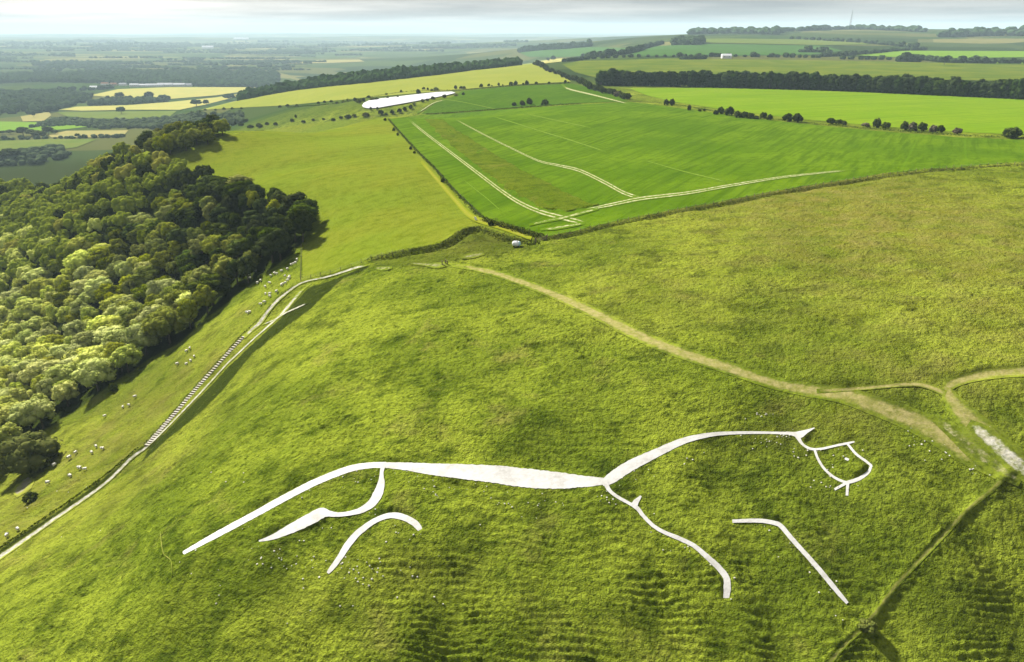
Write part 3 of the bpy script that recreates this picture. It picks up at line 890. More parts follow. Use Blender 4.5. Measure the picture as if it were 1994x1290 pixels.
sheet('crop_field', fields_w['crop'], M_CROP, 'large bright green crop field crossed by white tracks')
sheet('crop_field', fields_w['upper'], M_UPPER, 'deep green field beyond the dark hedge strip, below the pale ridge')
sheet('crop_field', fields_w['right'], M_RIGHT, 'light green field in front of the dark row of trees')
sheet('barley_field', fields_w['ridge'], M_RIDGE, 'pale yellow green field on the ridge behind the hedges')
sheet('pasture', fields_w['pasture'], M_PASTURE, 'smooth yellow green pasture between the wood and the crop field')
FAR_FIELDS = [
    ('hay_field', [(175, 187), (230, 175), (330, 171), (500, 171), (470, 180), (420, 187), (330, 194), (250, 193)], M_PALE, 'pale yellow field in the vale below the village'),
    ('hay_field', [(115, 215), (150, 209), (250, 206), (330, 200), (420, 191), (500, 178), (440, 195), (400, 205), (350, 215), (250, 215), (160, 217)], M_PALE, 'long curved pale yellow field below the hedge in the vale'),
    ('meadow', [(110, 220), (250, 218), (345, 217), (330, 229), (250, 233), (180, 232), (130, 228)], M_MEADOW, 'dull green meadow under the curved yellow field'),
    ('meadow', [(-60, 236), (0, 238), (100, 240), (180, 247), (130, 253), (60, 257), (0, 259), (-60, 260)], M_LUSH, 'bright lush meadow at the left edge of the vale'),
    ('stubble_field', [(95, 264), (130, 256), (250, 255), (240, 267), (180, 269), (100, 269)], M_TAN, 'tan stubble field above the far end of the wood'),
    ('meadow', [(-60, 278), (0, 276), (100, 272), (190, 272), (150, 288), (60, 300), (0, 302), (-60, 306)], M_MEADOW, 'olive meadow just above the wood at the left edge'),
    ('meadow', [(60, 201), (90, 190), (110, 188), (105, 198), (80, 204)], M_MEADOW, 'small grey green meadow among the vale trees'),
    ('stubble_field', [(40, 228), (95, 219), (100, 226), (85, 237), (45, 238)], M_TAN, 'small dull tan field left of the curved yellow field'),
    ('stubble_field', [(560, 125), (620, 118), (700, 117), (710, 121), (640, 124)], M_TAN, 'pale far field above the vale woodland'),
    ('meadow', [(1095, 127), (1130, 120), (1300, 115), (1600, 119), (1994, 127), (2300, 134), (2300, 168), (1994, 160), (1600, 152), (1180, 158), (1120, 142)], M_OLIVE, 'olive pasture stretching behind the dark row of trees'),
    ('crop_field', [(1645, 108), (1740, 100), (1994, 101), (2200, 102), (2200, 112), (1994, 113), (1800, 115)], M_LUSH, 'green strip field in the far distance on the right'),
    ('crop_field', [(1215, 110), (1270, 92), (1340, 86), (1600, 90), (1640, 100), (1580, 108), (1400, 110)], M_BLUEGREEN, 'blue green field with white streaks far beyond the pasture'),
    ('crop_field', [(1010, 103), (1140, 92), (1230, 95), (1190, 107), (1100, 112), (1030, 112)], M_BLUEGREEN, 'blue green slope under the far belt of trees'),
    ('crop_field', [(1300, 79), (1400, 76), (1640, 79), (1700, 88), (1600, 89), (1360, 84)], M_MEADOW, 'faint green far slope left of the mast'),
    ('hay_field', [(1040, 121), (1090, 115), (1140, 114), (1110, 119), (1060, 125)], M_PALE, 'pale strip field beyond the ridge crest'),
    ('meadow', [(1925, 122), (1994, 122), (2100, 123), (2100, 127), (1994, 126), (1930, 125)], M_LUSH, 'narrow bright meadow at the far right'),
]
for nm, poly, mt, lab in FAR_FIELDS:
    sheet(nm, ground_poly(poly, 10), mt, lab, extra=0.3)

def strip_mat():
    m, nt, bs = new_mat("rough_strip")
    pos = position(nt)
    c, h = turf(nt, pos, None, ((0.105, 0.140, 0.008), (0.085, 0.125, 0.006), (0.042, 0.072, 0.003), (0.17, 0.165, 0.03)))
    L(nt, c, bs.inputs['Base Color']); bump(nt, bs, h, 1.6, 1.0)
    return m


sheet('rough_grass_strip', strip_w, strip_mat(), 'strip of rough olive grass between the white tracks', extra=0.12, maxpts=12000)

# the white sheeted plot with rounded ends
CAPS = [(705, 208), (708, 203), (718, 198), (740, 194), (800, 187), (850, 181.5), (880, 180.5), (887, 183), (872, 187), (800, 201), (760, 208), (735, 212.5), (715, 213), (707, 211)]
o = sheet('white_sheeting', ground_poly(CAPS, 6), M_SHEETING, 'long white sheeted plot with rounded ends among hedges', extra=0.8, kind='thing')
o['category'] = 'sheeting'
o = sheet('concrete_pad', ground_poly([(974, 132), (986, 122), (992, 122), (983, 132)], 5), M_SHEETING, 'small pale grey pad at the far corner of the ridge field', extra=1.0, kind='thing')
o['category'] = 'pad'

# chalk figure
horse = link('hill_figure', None, label='white chalk horse figure cut into the grassy hillside', cat='hill figure')
for i, (nm, (A0, B0)) in enumerate(horse_strips.items()):
    rows = np.array([A0 + (B0 - A0) * t for t in np.linspace(0, 1, 5)])
    ribbon(nm, rows, M_CHALK, extra=-0.012 + 0.003 * i, parent=horse, ragged=0.14, grid=GZ0, seed=i * 5 + 3)

# worn footpaths, chalk paths, tracks
WL = {'hill_footpath': 'worn tan footpath curving across the hilltop grass above the horse', 'castle_footpath': 'worn pale path coming in at the right edge and fanning out', 'link_footpath': 'thin faint path joining the two worn footpaths'}
for i, (nm, pts) in enumerate(P_WORN.items()):
    ribbon('footpath', sides_world(pts, 6, 1.12, 10), M_FOOT, extra=0.03 + 0.02 * i, kind='structure', label=WL[nm])
ribbon('chalk_scar', sides_world([(1886, 826, 12), (1908, 842, 24), (1935, 865, 30), (1960, 888, 32), (1985, 908, 34), (2040, 945, 34), (2150, 1005, 20)], 4, 1.3, 10), M_SCAR, extra=0.14, kind='structure', label='bare white chalk scar on the path at the right edge')
ribbon('chalk_scar', sides_world([(1820, 815, 14), (1860, 845, 24), (1900, 880, 30), (1945, 912, 30), (1990, 935, 26)], 4, 1.3, 10), worn_mat("chalk_rubble", (0.34, 0.31, 0.2), (0.2, 0.19, 0.07), 0.85, 1.5), extra=0.11, kind='structure', label='stony broken chalk ground below the bare white scar')
ribbon('chalk_scar', sides_world([(800, 514, 4), (825, 516, 5), (850, 518, 9), (872, 516, 6)], 3, 1.3, 8), M_SCAR2, extra=0.1, kind='structure', label='bare chalk patch at the upper end of the tan footpath')
ribbon('chalk_scar', sides_world([(898, 503, 4), (920, 499, 8), (944, 495, 4)], 3, 1.3, 8), M_SCAR2, extra=0.1, kind='structure', label='small bare chalk patch below the white tank')
ribbon('chalk_scar', sides_world([(728, 523, 4), (745, 524, 7), (764, 522, 4)], 3, 1.3, 8), M_SCAR2, extra=0.1, kind='structure', label='faint bare patch at the top of the gully')
ribbon('earth_scar', sides_world([(28, 965, 12), (48, 945, 22), (62, 930, 14)], 3, 1.3, 8), worn_mat("earth_scar", (0.20, 0.185, 0.15), (0.14, 0.13, 0.08), 0.6, 1.1), extra=0.1, kind='structure', label='bare grey earth scar under the lowest round bush')
CL = {'side_trail': 'thin pale trail along the dark bank right of the steps', 'gully_path': 'white chalk path running down the gully to the lower left', 'fence_path': 'white chalk path beside the fence at the head of the gully', 'branch_path': 'short pale branch path across the dark gully side'}
for i, (nm, pts) in enumerate(P_CHALK.items()):
    ribbon('chalk_path', sides_world(pts, 5, 1.2, 8), M_CHALKPATH, extra=0.10 + 0.02 * i, kind='structure', label=CL[nm])
TRACKS = [
    ('farm_track', [(792, 231, 4), (830, 262, 5.5), (880, 300, 6.5), (930, 338, 8), (975, 372, 9), (1010, 395, 10), (1050, 413, 11), (1090, 424, 12), (1130, 434, 12), (1148, 440, 8)], M_RUT, 'broad white track curving down the near side of the rough strip'),
    ('farm_track', [(880, 230, 2), (940, 262, 3), (1000, 292, 3.5), (1050, 315, 4.5), (1090, 324, 6), (1130, 334, 8), (1180, 358, 9), (1215, 377, 9), (1252, 389, 8)], M_RUT, 'twin white wheel track through the middle of the crop field'),
    ('farm_track', [(1120, 414, 6), (1160, 406, 6), (1190, 400, 8), (1250, 388, 9), (1340, 377, 8), (1420, 363, 7), (1520, 347, 5), (1600, 338, 3.5), (1665, 332, 2)], M_RUT, 'white headland track along the lower edge of the crop field'),
    ('tramline', [(960, 228, 2), (1000, 240, 2.5), (1060, 259, 3), (1110, 274, 3.5), (1180, 297, 3)], M_FAINT, 'faint upper tramline in the crop field'),
    ('tramline', [(1250, 312, 2), (1330, 335, 3), (1400, 352, 4), (1415, 358, 4.5)], M_FAINT, 'faint curved tramline meeting the headland track'),
    ('tramline', [(1020, 222, 2), (1080, 235, 2.5), (1150, 250, 2.5)], M_FAINT, 'faint short tramline near the hedge strip'),
    ('farm_track', [(1094, 165, 3.5), (1100, 171, 4.5), (1112, 176, 4.5), (1150, 185, 4.5), (1190, 195, 3.5), (1225, 204, 2)], M_RUT, 'white track at the far corner of the deep green field'),
    ('farm_track', [(812, 222, 3), (828, 212, 3.5), (840, 204, 3), (852, 199, 2.5), (872, 195, 2)], M_RUT, 'pale track curving up beside the white sheeting'),
    ('chalk_scuff', [(1030, 440, 5), (1060, 433, 7), (1100, 425, 8), (1140, 414, 8), (1165, 409, 4)], worn_mat("scuff", (0.36, 0.34, 0.22), (0.2, 0.22, 0.08), 0.8, 1.25, under=CROP2), 'streaky white scuff crossing the near end of the broad track'),
    ('chalk_scuff', [(1052, 449, 5), (1080, 446, 9), (1110, 441, 9), (1140, 436, 5)], bpy.data.materials["scuff"], 'white scuff nearest the corner of the crop field'),
    ('tramline', [(898, 348, 2), (925, 370, 2.5), (950, 390, 2.5), (978, 415, 2)], M_FAINT, 'faint line of pale marks left of the broad track'),
    ('tramline', [(820, 316, 6), (850, 350, 8), (885, 390, 10), (920, 425, 12), (980, 445, 12), (1035, 466, 10)], M_FAINTP, 'mown looking yellowish line along the pasture side of the hedge'),
    ('tramline', [(860, 194, 2), (905, 201, 1.5), (970, 215, 1.5)], M_FAINT, 'faint line in the deep green field'),
]
for i, (nm, pts, mt, lab) in enumerate(TRACKS):
    rut = mt is M_RUT and i < 3
    ribbon(nm, sides_world(pts, 6, 0.95 if rut else 0.9, 16 if rut else 8), mt, extra=0.12 + 0.012 * i, kind='structure', label=lab, ruts=rut)
ribbon('grass_bank', sides_world([(p[0], p[1], 9) for p in BANK], 6, 1.2, 8), M_BANK, extra=0.04, kind='structure', label='narrow pale grass bank running down the slope at lower right')
ribbon('sheep_trail', sides_world([(313, 1036, 2), (314, 1055, 2), (319, 1080, 2), (333, 1094, 2), (335, 1122, 2)], 4, 1.2, 4), M_BANK, extra=0.12, kind='structure', label='thin pale trail near the tip of the tail')


# ------------------------------------------------------------------ trees and bushes
def ico(sub):
    t = (1 + 5 ** .5) / 2
    v = [(-1, t, 0), (1, t, 0), (-1, -t, 0), (1, -t, 0), (0, -1, t), (0, 1, t), (0, -1, -t), (0, 1, -t), (t, 0, -1), (t, 0, 1), (-t, 0, -1), (-t, 0, 1)]
    f = [(0, 11, 5), (0, 5, 1), (0, 1, 7), (0, 7, 10), (0, 10, 11), (1, 5, 9), (5, 11, 4), (11, 10, 2), (10, 7, 6), (7, 1, 8), (3, 9, 4), (3, 4, 2), (3, 2, 6), (3, 6, 8), (3, 8, 9), (4, 9, 5), (2, 4, 11), (6, 2, 10), (8, 6, 7), (9, 8, 1)]
    v = [np.array(p) / np.linalg.norm(p) for p in v]
    for _ in range(sub):
        mid = {}; nf = []

        def mp(a, b):
            k = (min(a, b), max(a, b))
            if k not in mid:
                p = v[a] + v[b]; v.append(p / np.linalg.norm(p)); mid[k] = len(v) - 1
            return mid[k]
        for a, b, c in f:
            x, y, z = mp(a, b), mp(b, c), mp(c, a)
            nf += [(a, x, z), (b, y, x), (c, z, y), (x, y, z)]
        f = nf
    return np.array(v), np.array(f)


ICO1 = ico(1); ICO2 = ico(2)



def leaf_quads(rg, P, Nn, size):
    """one small leaf spray (a quad) at each point"""
    n_ = len(P)
    nn = Nn + 0.38 * rg.normal(size=(n_, 3)); nn /= np.linalg.norm(nn, axis=1)[:, None]
    a = np.cross(nn, rg.normal(size=(n_, 3))); a /= np.linalg.norm(a, axis=1)[:, None]
    b = np.cross(nn, a)
    s_ = (size * rg.uniform(0.55, 1.3, n_))[:, None]
    V = np.stack([P - a * s_, P - b * s_ * .7, P + a * s_, P + b * s_ * .7], 1).reshape(-1, 3)
    q = np.arange(n_ * 4).reshape(-1, 4)
    return V, q


def crown_mesh(name, seed, R, Hc, z0, nl=28, per=85, leaf=0.42, core=True, up=0.0):
    rg = np.random.default_rng(seed)
    V = []; Q = []; off = 0
    for i in range(nl):
        ct_ = 1 - 1.62 * (i + .5) / nl
        ph_ = i * 2.39996 + rg.uniform(-.4, .4)
        st = math.sqrt(max(0, 1 - ct_ * ct_))
        d_ = np.array([st * math.cos(ph_), st * math.sin(ph_), ct_])
        k = rg.uniform(.48, .80)
        lr = R * rg.uniform(.26, .44)
        c = d_ * np.array([R * k, R * k, Hc * .5 * k]) + np.array([0, 0, z0 + Hc * .5])
        n_ = rg.normal(size=(int(per * (lr / (R * .35)) ** 2), 3)); n_ /= np.linalg.norm(n_, axis=1)[:, None]
        n_ = n_[(n_ @ d_) > -0.35]
        P = c + n_ * lr * rg.uniform(.82, 1.12, (len(n_), 1)) * np.array([1, 1, .85])
        v, q = leaf_quads(rg, P, n_ + np.array([0, 0, up]), leaf)
        V.append(v); Q.append(q + off); off += len(v)
        if core:
            iv, if_ = ICO1
            w = c + iv * lr * .82 * rg.uniform(.85, 1.1, (len(iv), 1))
            V.append(w); Q.append(np.column_stack([if_, if_[:, 2]]) + off); off += len(w)
    V = np.vstack(V); Q = np.vstack(Q)
    tri = Q[:, 2] == Q[:, 3]
    me = bpy.data.meshes.new(name)
    loops = np.concatenate([Q[~tri].ravel(), Q[tri][:, :3].ravel()]).astype(np.int32)
    nq, ntr = int((~tri).sum()), int(tri.sum())
    me.vertices.add(len(V)); me.vertices.foreach_set('co', V.astype(np.float32).ravel())
    me.loops.add(len(loops)); me.loops.foreach_set('vertex_index', loops)
    me.polygons.add(nq + ntr)
    me.polygons.foreach_set('loop_start', np.concatenate([np.arange(nq) * 4, nq * 4 + np.arange(ntr) * 3]).astype(np.int32))
    me.update(calc_edges=True)
    return me


def tube(path, radii, sides=7):
    """tapered tube along points"""
    V = []; Fq = []
    path = np.array(path, float)
    for i, (p, r) in enumerate(zip(path, radii)):
        t = path[min(i + 1, len(path) - 1)] - path[max(i - 1, 0)]; t /= np.linalg.norm(t)
        a = np.cross(t, (0.31, 0.95, 0.05)); a /= np.linalg.norm(a); b = np.cross(t, a)
        for k in range(sides):
            w = 2 * math.pi * k / sides
            V.append(p + (a * math.cos(w) + b * math.sin(w)) * r)
    for i in range(len(path) - 1):
        for k in range(sides):
            Fq.append((i * sides + k, i * sides + (k + 1) % sides, (i + 1) * sides + (k + 1) % sides, (i + 1) * sides + k))
    return np.array(V), np.array(Fq)


def join(parts):
    V = []; Fq = []; o_ = 0
    for v, f in parts:
        V.append(v); Fq.append(f + o_); o_ += len(v)
    return np.vstack(V), np.vstack(Fq)


def trunk_mesh(name, seed, h, r):
    rg = np.random.default_rng(seed)
    ps = [tube([(0, 0, -1.2), (0, 0, .3), (rg.normal(0, .1), rg.normal(0, .1), h * .5), (rg.normal(0, .25), rg.normal(0, .25), h)], [r * 1.5, r * 1.1, r * .75, r * .3])]
    for i in range(5):
        a = i * 1.257 + rg.uniform(-.3, .3); z = h * rg.uniform(.4, .75); l = h * rg.uniform(.22, .34)
        ps.append(tube([(0, 0, z), (math.cos(a) * l * .5, math.sin(a) * l * .5, z + l * .4), (math.cos(a) * l, math.sin(a) * l, z + l * .95)], [r * .45, r * .3, r * .1], 5))
    v, f = join(ps)
    return mesh_np(name, v, f)


TREE_CROWNS = [crown_mesh('crown', 100 + i, R, Hc, z0, nl, 80, .40) for i, (R, Hc, z0, nl) in enumerate([(5.2, 11, 2.6, 30), (4.6, 12, 2.2, 28), (5.8, 10.5, 2.8, 34), (4.9, 10, 2.4, 24), (5.4, 12.5, 2.0, 32), (4.2, 11.5, 2.6, 24)])]
ROW_CROWNS = [crown_mesh('crown', 200 + i, R, Hc, z0, nl, 42, .75) for i, (R, Hc, z0, nl) in enumerate([(7.6, 28, -6.4, 46), (8.2, 27, -6.2, 48), (7.2, 29, -6.8, 44)])]
TRUNKS = [trunk_mesh('trunk', 300 + i, 9.5, .34) for i in range(3)]
ROW_TRUNKS = [trunk_mesh('trunk', 310 + i, 15, .5) for i in range(2)]
BUSH_CROWNS = [crown_mesh('crown', 400 + i, 1.55, 2.7, -0.25, 16, 40, .24) for i in range(4)]
for me in TREE_CROWNS + ROW_CROWNS + BUSH_CROWNS: me.materials.append(LEAF_MID)
for me in TRUNKS + ROW_TRUNKS: me.materials.append(M_BARK)
BUSH_STEM = trunk_mesh('stem', 330, 1.4, .09); BUSH_STEM.materials.append(M_BARK)


def put_tree(name, x, y, s, sz, crown, trunk, mat, label, cat, group=None, sink=0.0):
    e = bpy.data.objects.new(name, None)
    COL.objects.link(e)
    e.empty_display_size = 0.5
    e.location = (x, y, float(H(x, y)) - sink)
    e.rotation_euler = (0, 0, random.uniform(0, 6.283))
    e.scale = (s, s, sz)
    e['label'] = label; e['category'] = cat
    if group: e['group'] = group
    c = bpy.data.objects.new('crown', crown); COL.objects.link(c); c.parent = e
    c.material_slots[0].link = 'OBJECT'; c.material_slots[0].material = mat
    t = bpy.data.objects.new('stem' if trunk is BUSH_STEM else 'trunk', trunk); COL.objects.link(t); t.parent = e
    return e


def project(x, y, z):
    dz = z - CAM_Z
    zc = y * CP - dz * SP
    return CX + F_PX * x / zc, CY - F_PX * (y * SP + dz * CP) / zc, zc


def jitter_points(poly, sp, jit=0.34, seed=3):
    rg = np.random.default_rng(seed)
    x0, y0 = poly.min(0); x1, y1 = poly.max(0)
    gx, gy_ = np.meshgrid(np.arange(x0, x1, sp), np.arange(y0, y1, sp * .87))
    gx[1::2] += sp / 2
    gx = gx + rg.uniform(-jit, jit, gx.shape) * sp; gy_ = gy_ + rg.uniform(-jit, jit, gx.shape) * sp
    m = inside(poly, gx.ravel(), gy_.ravel())
    return np.column_stack([gx.ravel()[m], gy_.ravel()[m]])


def nth(k):
    return f"{k}{'th' if 10 <= k % 100 <= 20 else {1: 'st', 2: 'nd', 3: 'rd'}.get(k % 10, 'th')}"


# --- the wood on the left slope
WP = jitter_points(wood_w, 9.8)
WP = WP[np.hypot(WP[:, 0], WP[:, 1]) < 720]
pz = H(WP[:, 0], WP[:, 1])
ppx, ppy, pzc = project(WP[:, 0], WP[:, 1], pz + 9)
ok = (ppx > -120) & (ppy < 1000)
WP, ppx, ppy, pzc = WP[ok], ppx[ok], ppy[ok], pzc[ok]
order = np.argsort(pzc)
wood_rest = []
KINDS = {
    'pale': (LEAF_PALE, 'pale silvery green tree in the wood on the left slope', 'pale trees of the wood'),
    'mid': (LEAF_MID, 'mid green leafy tree in the wood on the left slope', 'green trees of the wood'),
    'dark': (LEAF_DARK, 'dark green tree in the wood on the left slope', 'dark trees of the wood'),
    'yellow': (LEAF_YEL, 'yellow green tree in the wood on the left slope', 'yellow green trees of the wood'),
}
nplaced = 0
for k in order:
    x, y = WP[k]
    px_, py_ = ppx[k], ppy[k]
    # distance (in picture terms) from the wood's upper and right edges decides the kind of tree
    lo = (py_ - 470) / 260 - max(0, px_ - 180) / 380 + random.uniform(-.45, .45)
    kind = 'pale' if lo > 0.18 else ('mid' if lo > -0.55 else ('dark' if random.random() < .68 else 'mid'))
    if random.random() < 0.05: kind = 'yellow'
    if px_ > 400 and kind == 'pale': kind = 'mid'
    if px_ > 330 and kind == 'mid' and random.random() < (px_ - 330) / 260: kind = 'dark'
    s_ = random.choice((random.uniform(.68, .95), random.uniform(.95, 1.5))); sz_ = random.uniform(.55, .82) + .14 * s_
    if nplaced < 285:
        mt, lab, grp = KINDS[kind]
        zone = 'on the edge beside the sheep slope' if py_ > 760 - (px_ - 110) * .62 - 75 else ('at the left edge of the photo' if px_ < 110 else 'in the thick of the wood')
        if px_ > 430: zone = 'at the pointed right end of the wood'
        lab = lab.replace('in the wood on the left slope', zone if 'wood' in zone else 'of the left wood ' + zone); grp = grp + ', ' + zone
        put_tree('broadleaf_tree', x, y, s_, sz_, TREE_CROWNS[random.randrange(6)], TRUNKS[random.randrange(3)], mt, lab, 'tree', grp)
        nplaced += 1
    else:
        wood_rest.append((x, y, s_, sz_, kind))

# the farther trees of the wood, one mass for each colour
for kind in KINDS:
    VV = []; FF = []; o_ = 0
    sel = [w for w in wood_rest if w[4] == kind]
    if not sel: continue
    rg = np.random.default_rng(hash(kind) % 1000 if False else len(kind))
    for (x, y, s_, sz_, _) in sel:
        g0 = float(H(x, y)); R = 5.0 * s_; Hc = 11 * sz_
        nl = 13
        for i in range(nl):
            ct_ = 1 - 1.3 * (i + .5) / nl; ph_ = i * 2.4 + rg.uniform(0, 1); st = math.sqrt(1 - ct_ * ct_)
            d_ = np.array([st * math.cos(ph_), st * math.sin(ph_), ct_]); k_ = rg.uniform(.5, .8); lr = R * rg.uniform(.3, .46)
            c = np.array([x, y, g0 + 2.4 + Hc * .5]) + d_ * np.array([R * k_, R * k_, Hc * .5 * k_])
            n_ = rg.normal(size=(18, 3)); n_ /= np.linalg.norm(n_, axis=1)[:, None]; n_ = n_[(n_ @ d_) > -.2]
            v, q = leaf_quads(rg, c + n_ * lr * rg.uniform(.85, 1.1, (len(n_), 1)), n_, .62)
            VV.append(v); FF.append(np.vstack([q[:, :3], q[:, [0, 2, 3]]]) + o_); o_ += len(v)
            w = c + ICO1[0] * lr * .86; VV.append(w); FF.append(ICO1[1] + o_); o_ += len(w)
    me = mesh_np('wood_canopy', np.vstack(VV), np.vstack(FF), False)
    link('wood_canopy', me, KINDS[kind][0], kind='stuff', label=f'{kind} toned tree tops at the far side of the left wood')

# --- clump on the brow beyond the wood
brow = np.array([hit(*p) for p in [(437, 268), (400, 284), (350, 302), (300, 319), (220, 324), (130, 330)]])
away = brow / np.hypot(brow[:, 0], brow[:, 1])[:, None]
BP = jitter_points(np.vstack([brow - away * 2, (brow + away * np.array([[30], [45], [58], [66], [66], [60]]))[::-1]]), 10.5, .3, 5)
BP = BP[project(BP[:, 0], BP[:, 1], H(BP[:, 0], BP[:, 1]) + 9)[0] > 215]
for x, y in BP:
    s_ = random.uniform(.95, 1.3)
    put_tree('brow_tree', x, y, s_, random.uniform(.85, 1.1), TREE_CROWNS[random.randrange(6)], TRUNKS[random.randrange(3)], LEAF_MID if random.random() < .6 else LEAF_DARK,
             'large rounded tree of the clump on the brow beyond the wood', 'tree', 'clump of trees on the brow', 2.0)

# --- dark shelterbelt beyond the light green field
belt = catmull([(1165, 167), (1250, 168), (1420, 172), (1600, 177), (1800, 186), (1994, 195), (2180, 206)], 3)
bw = np.array([hit(*p[:2]) for p in belt])
cum = np.concatenate([[0], np.cumsum(np.hypot(*np.diff(bw, axis=0).T))])
nb_ = int(cum[-1] / 10.5)
for rowi in range(2):
    for i in range(nb_):
        t = (i + .5 + (rowi * .5) + random.uniform(-.25, .25)) / nb_ * cum[-1]
        p = np.array([np.interp(t, cum, bw[:, 0]), np.interp(t, cum, bw[:, 1])])
        aw = p / np.hypot(*p)
        p = p + aw * (3 + rowi * 11 + random.uniform(-1.5, 1.5))
        s_ = random.uniform(.92, 1.15)
        put_tree('shelterbelt_tree', p[0], p[1], s_, s_ * random.uniform(.84, 1.06), ROW_CROWNS[random.randrange(3)], ROW_TRUNKS[random.randrange(2)], LEAF_BELT,
                 f'{nth(i + 1)} tree from the left end in the front line of the dark shelterbelt' if rowi == 0 else 'tall dark tree in the back line of the long shelterbelt', 'tree', 'shelterbelt trees, front line' if rowi == 0 else 'shelterbelt trees, back line')


# --- single bushes: (x, base y, width, height) in pixels
def bush(px, py, w, h, mat, label, group=None, name='hawthorn_bush', cat='bush'):
    p = hit(px, py)
    dist = math.hypot(p[0], p[1])
    _, _, zc = project(p[0], p[1], float(H(*p)))
    s_ = max(.35, w * zc / F_PX / 3.3); sz_ = max(.35, h * zc / F_PX / 2.6)
    return put_tree(name, p[0], p[1], s_, sz_, BUSH_CROWNS[random.randrange(4)], BUSH_STEM, mat, label, cat, group)


LINE = [(1297, 206, 11, 12, 0), (1308, 206, 11, 13, 0), (1342, 216, 8, 11, 0), (1362, 218, 8, 5, 0), (1371, 217, 6, 5, 0), (1393, 224, 10, 9, 0), (1403, 223, 14, 14, 0), (1420, 226, 20, 17, 0), (1436, 230, 16, 13, 0), (1449, 231, 16, 13, 0), (1461, 232, 14, 12, 0), (1472, 233, 12, 7, 0),
        (1486, 233, 14, 14, 0), (1498, 235, 12, 12, 0), (1533, 237, 18, 15, 0), (1552, 239, 20, 18, 0), (1618, 242, 18, 12, 0), (1633, 243, 16, 10, 0), (1644, 244, 10, 8, 0), (1685, 247, 16, 7, 1), (1706, 249, 17, 18, 0), (1724, 251, 17, 13, 0), (1761, 254, 16, 17, 0), (1776, 255, 18, 16, 1), (1794, 256, 19, 17, 0),
        (1817, 258, 17, 14, 1), (1831, 259, 14, 15, 0), (1863, 262, 17, 13, 1), (1970, 269, 34, 20, 0)]
names = {0: 'dark round hawthorn bush', 1: 'bush with pale blossom', }
LL_ = {5: 'leftmost dark bush of the long joined cluster on the far fence line', 15: 'larger of the two round dark bushes standing apart on the far fence line', 14: 'smaller of the two round dark bushes standing apart on the far fence line', 28: 'widest dark bush at the right end of the far fence line', 19: 'low pale blossoming bush before the tall pair on the far fence line', 27: 'rightmost pinkish blossoming bush on the far fence line', 2: 'small single dark bush near the left end of the far fence line'}
for i, (a, b, w, h, k) in enumerate(LINE):
    lab = LL_.get(i)
    grp = 'bushes along the far fence line'
    if lab is None:
        lab = f'dark green hawthorn bush, {nth(i + 1)} from the left on the far fence line' if k == 0 else f'pale flowering bush, {nth(i + 1)} from the left on the far fence line'
        grp = 'dark bushes along the far fence line' if k == 0 else 'flowering bushes along the far fence line'
    bush(a, b, w * 1.08, h * 1.08, LEAF_BLOOM if k else LEAF_DARK, lab, grp)

RIDGE_B = [(887, 174, 7, 8), (898, 174, 8, 6), (904, 174, 6, 6), (937, 171, 8, 8), (952, 169, 6, 6), (958, 169, 4, 3), (971, 168, 5, 7), (979, 168, 3, 4), (995, 168, 9, 9), (1004, 167, 9, 10), (1019, 166, 5, 5), (1026, 166, 9, 9), (1044, 165, 7, 6), (1069, 164, 6, 5), (1101, 162, 7, 6), (1107, 162, 4, 3)]
for i, (a, b, w, h) in enumerate(RIDGE_B):
    bush(a, b, w, h, LEAF_DARK, f'{nth(i + 1)} small dark bush from the left in the hedge below the pale ridge field', 'bushes below the ridge field')
CAP_B = [(781, 181, 6, 6), (752, 186, 5, 5), (755, 193, 6, 6), (775, 191, 5, 5), (815, 184, 11, 10), (825, 175, 7, 5), (833, 176, 5, 5), (849, 178, 12, 8), (841, 178, 7, 5), (700, 202, 13, 11), (692, 199, 10, 9), (708, 199, 8, 8), (725, 197, 12, 7), (734, 196, 9, 6), (718, 191, 8, 5), (677, 199, 6, 7), (669, 200, 6, 6), (656, 203, 6, 5), (722, 215, 5, 7), (735, 215, 5, 7), (742, 223, 12, 9), (764, 222, 10, 8), (778, 220, 10, 9), (788, 216, 9, 8), (800, 212, 9, 8), (806, 206, 8, 8), (823, 199, 8, 6), (832, 197, 7, 5), (843, 194, 9, 6), (866, 191, 10, 7), (888, 188, 10, 5), (902, 186, 7, 6), (712, 226, 16, 7), (678, 229, 14, 6), (690, 228, 10, 7), (664, 231, 9, 5), (752, 224, 8, 4)]
for a, b, w, h in CAP_B:
    bush(a, b, w, h, LEAF_DARK if random.random() < .7 else LEAF_MID, 'hedge bush growing round the long white sheeted plot', 'bushes round the white sheeting')
MID_B = [(1001, 207, 11, 8, 'small round bush at the left end of the group on the dark hedge strip'), (1017, 206, 14, 10, 'middle bush of the group on the dark hedge strip'), (1031, 204, 14, 13, 'tallest bush of the group on the dark hedge strip'), (1061, 205, 17, 12, 'single round bush standing right of the group on the hedge strip')]
for a, b, w, h, lab in MID_B:
    bush(a, b, w, h, LEAF_DARK, lab, 'bushes on the hedge strip')
HED_B = [(750, 236, 6, 6), (767, 256, 7, 8), (775, 265, 6, 7), (800, 292, 7, 7), (807, 300, 6, 6), (862, 356, 9, 9), (956, 441, 13, 12)]
for i, (a, b, w, h) in enumerate(HED_B):
    bush(a, b, w, h, LEAF_DARK, f'{nth(i + 1)} dark bush from the far end of the hedge between pasture and crop field', 'bushes between pasture and crop')
sc_pts = catmull([(1040, 124), (1062, 133), (1085, 143), (1110, 152), (1130, 160), (1150, 170), (1175, 178), (1200, 185), (1222, 190)], 4.2)
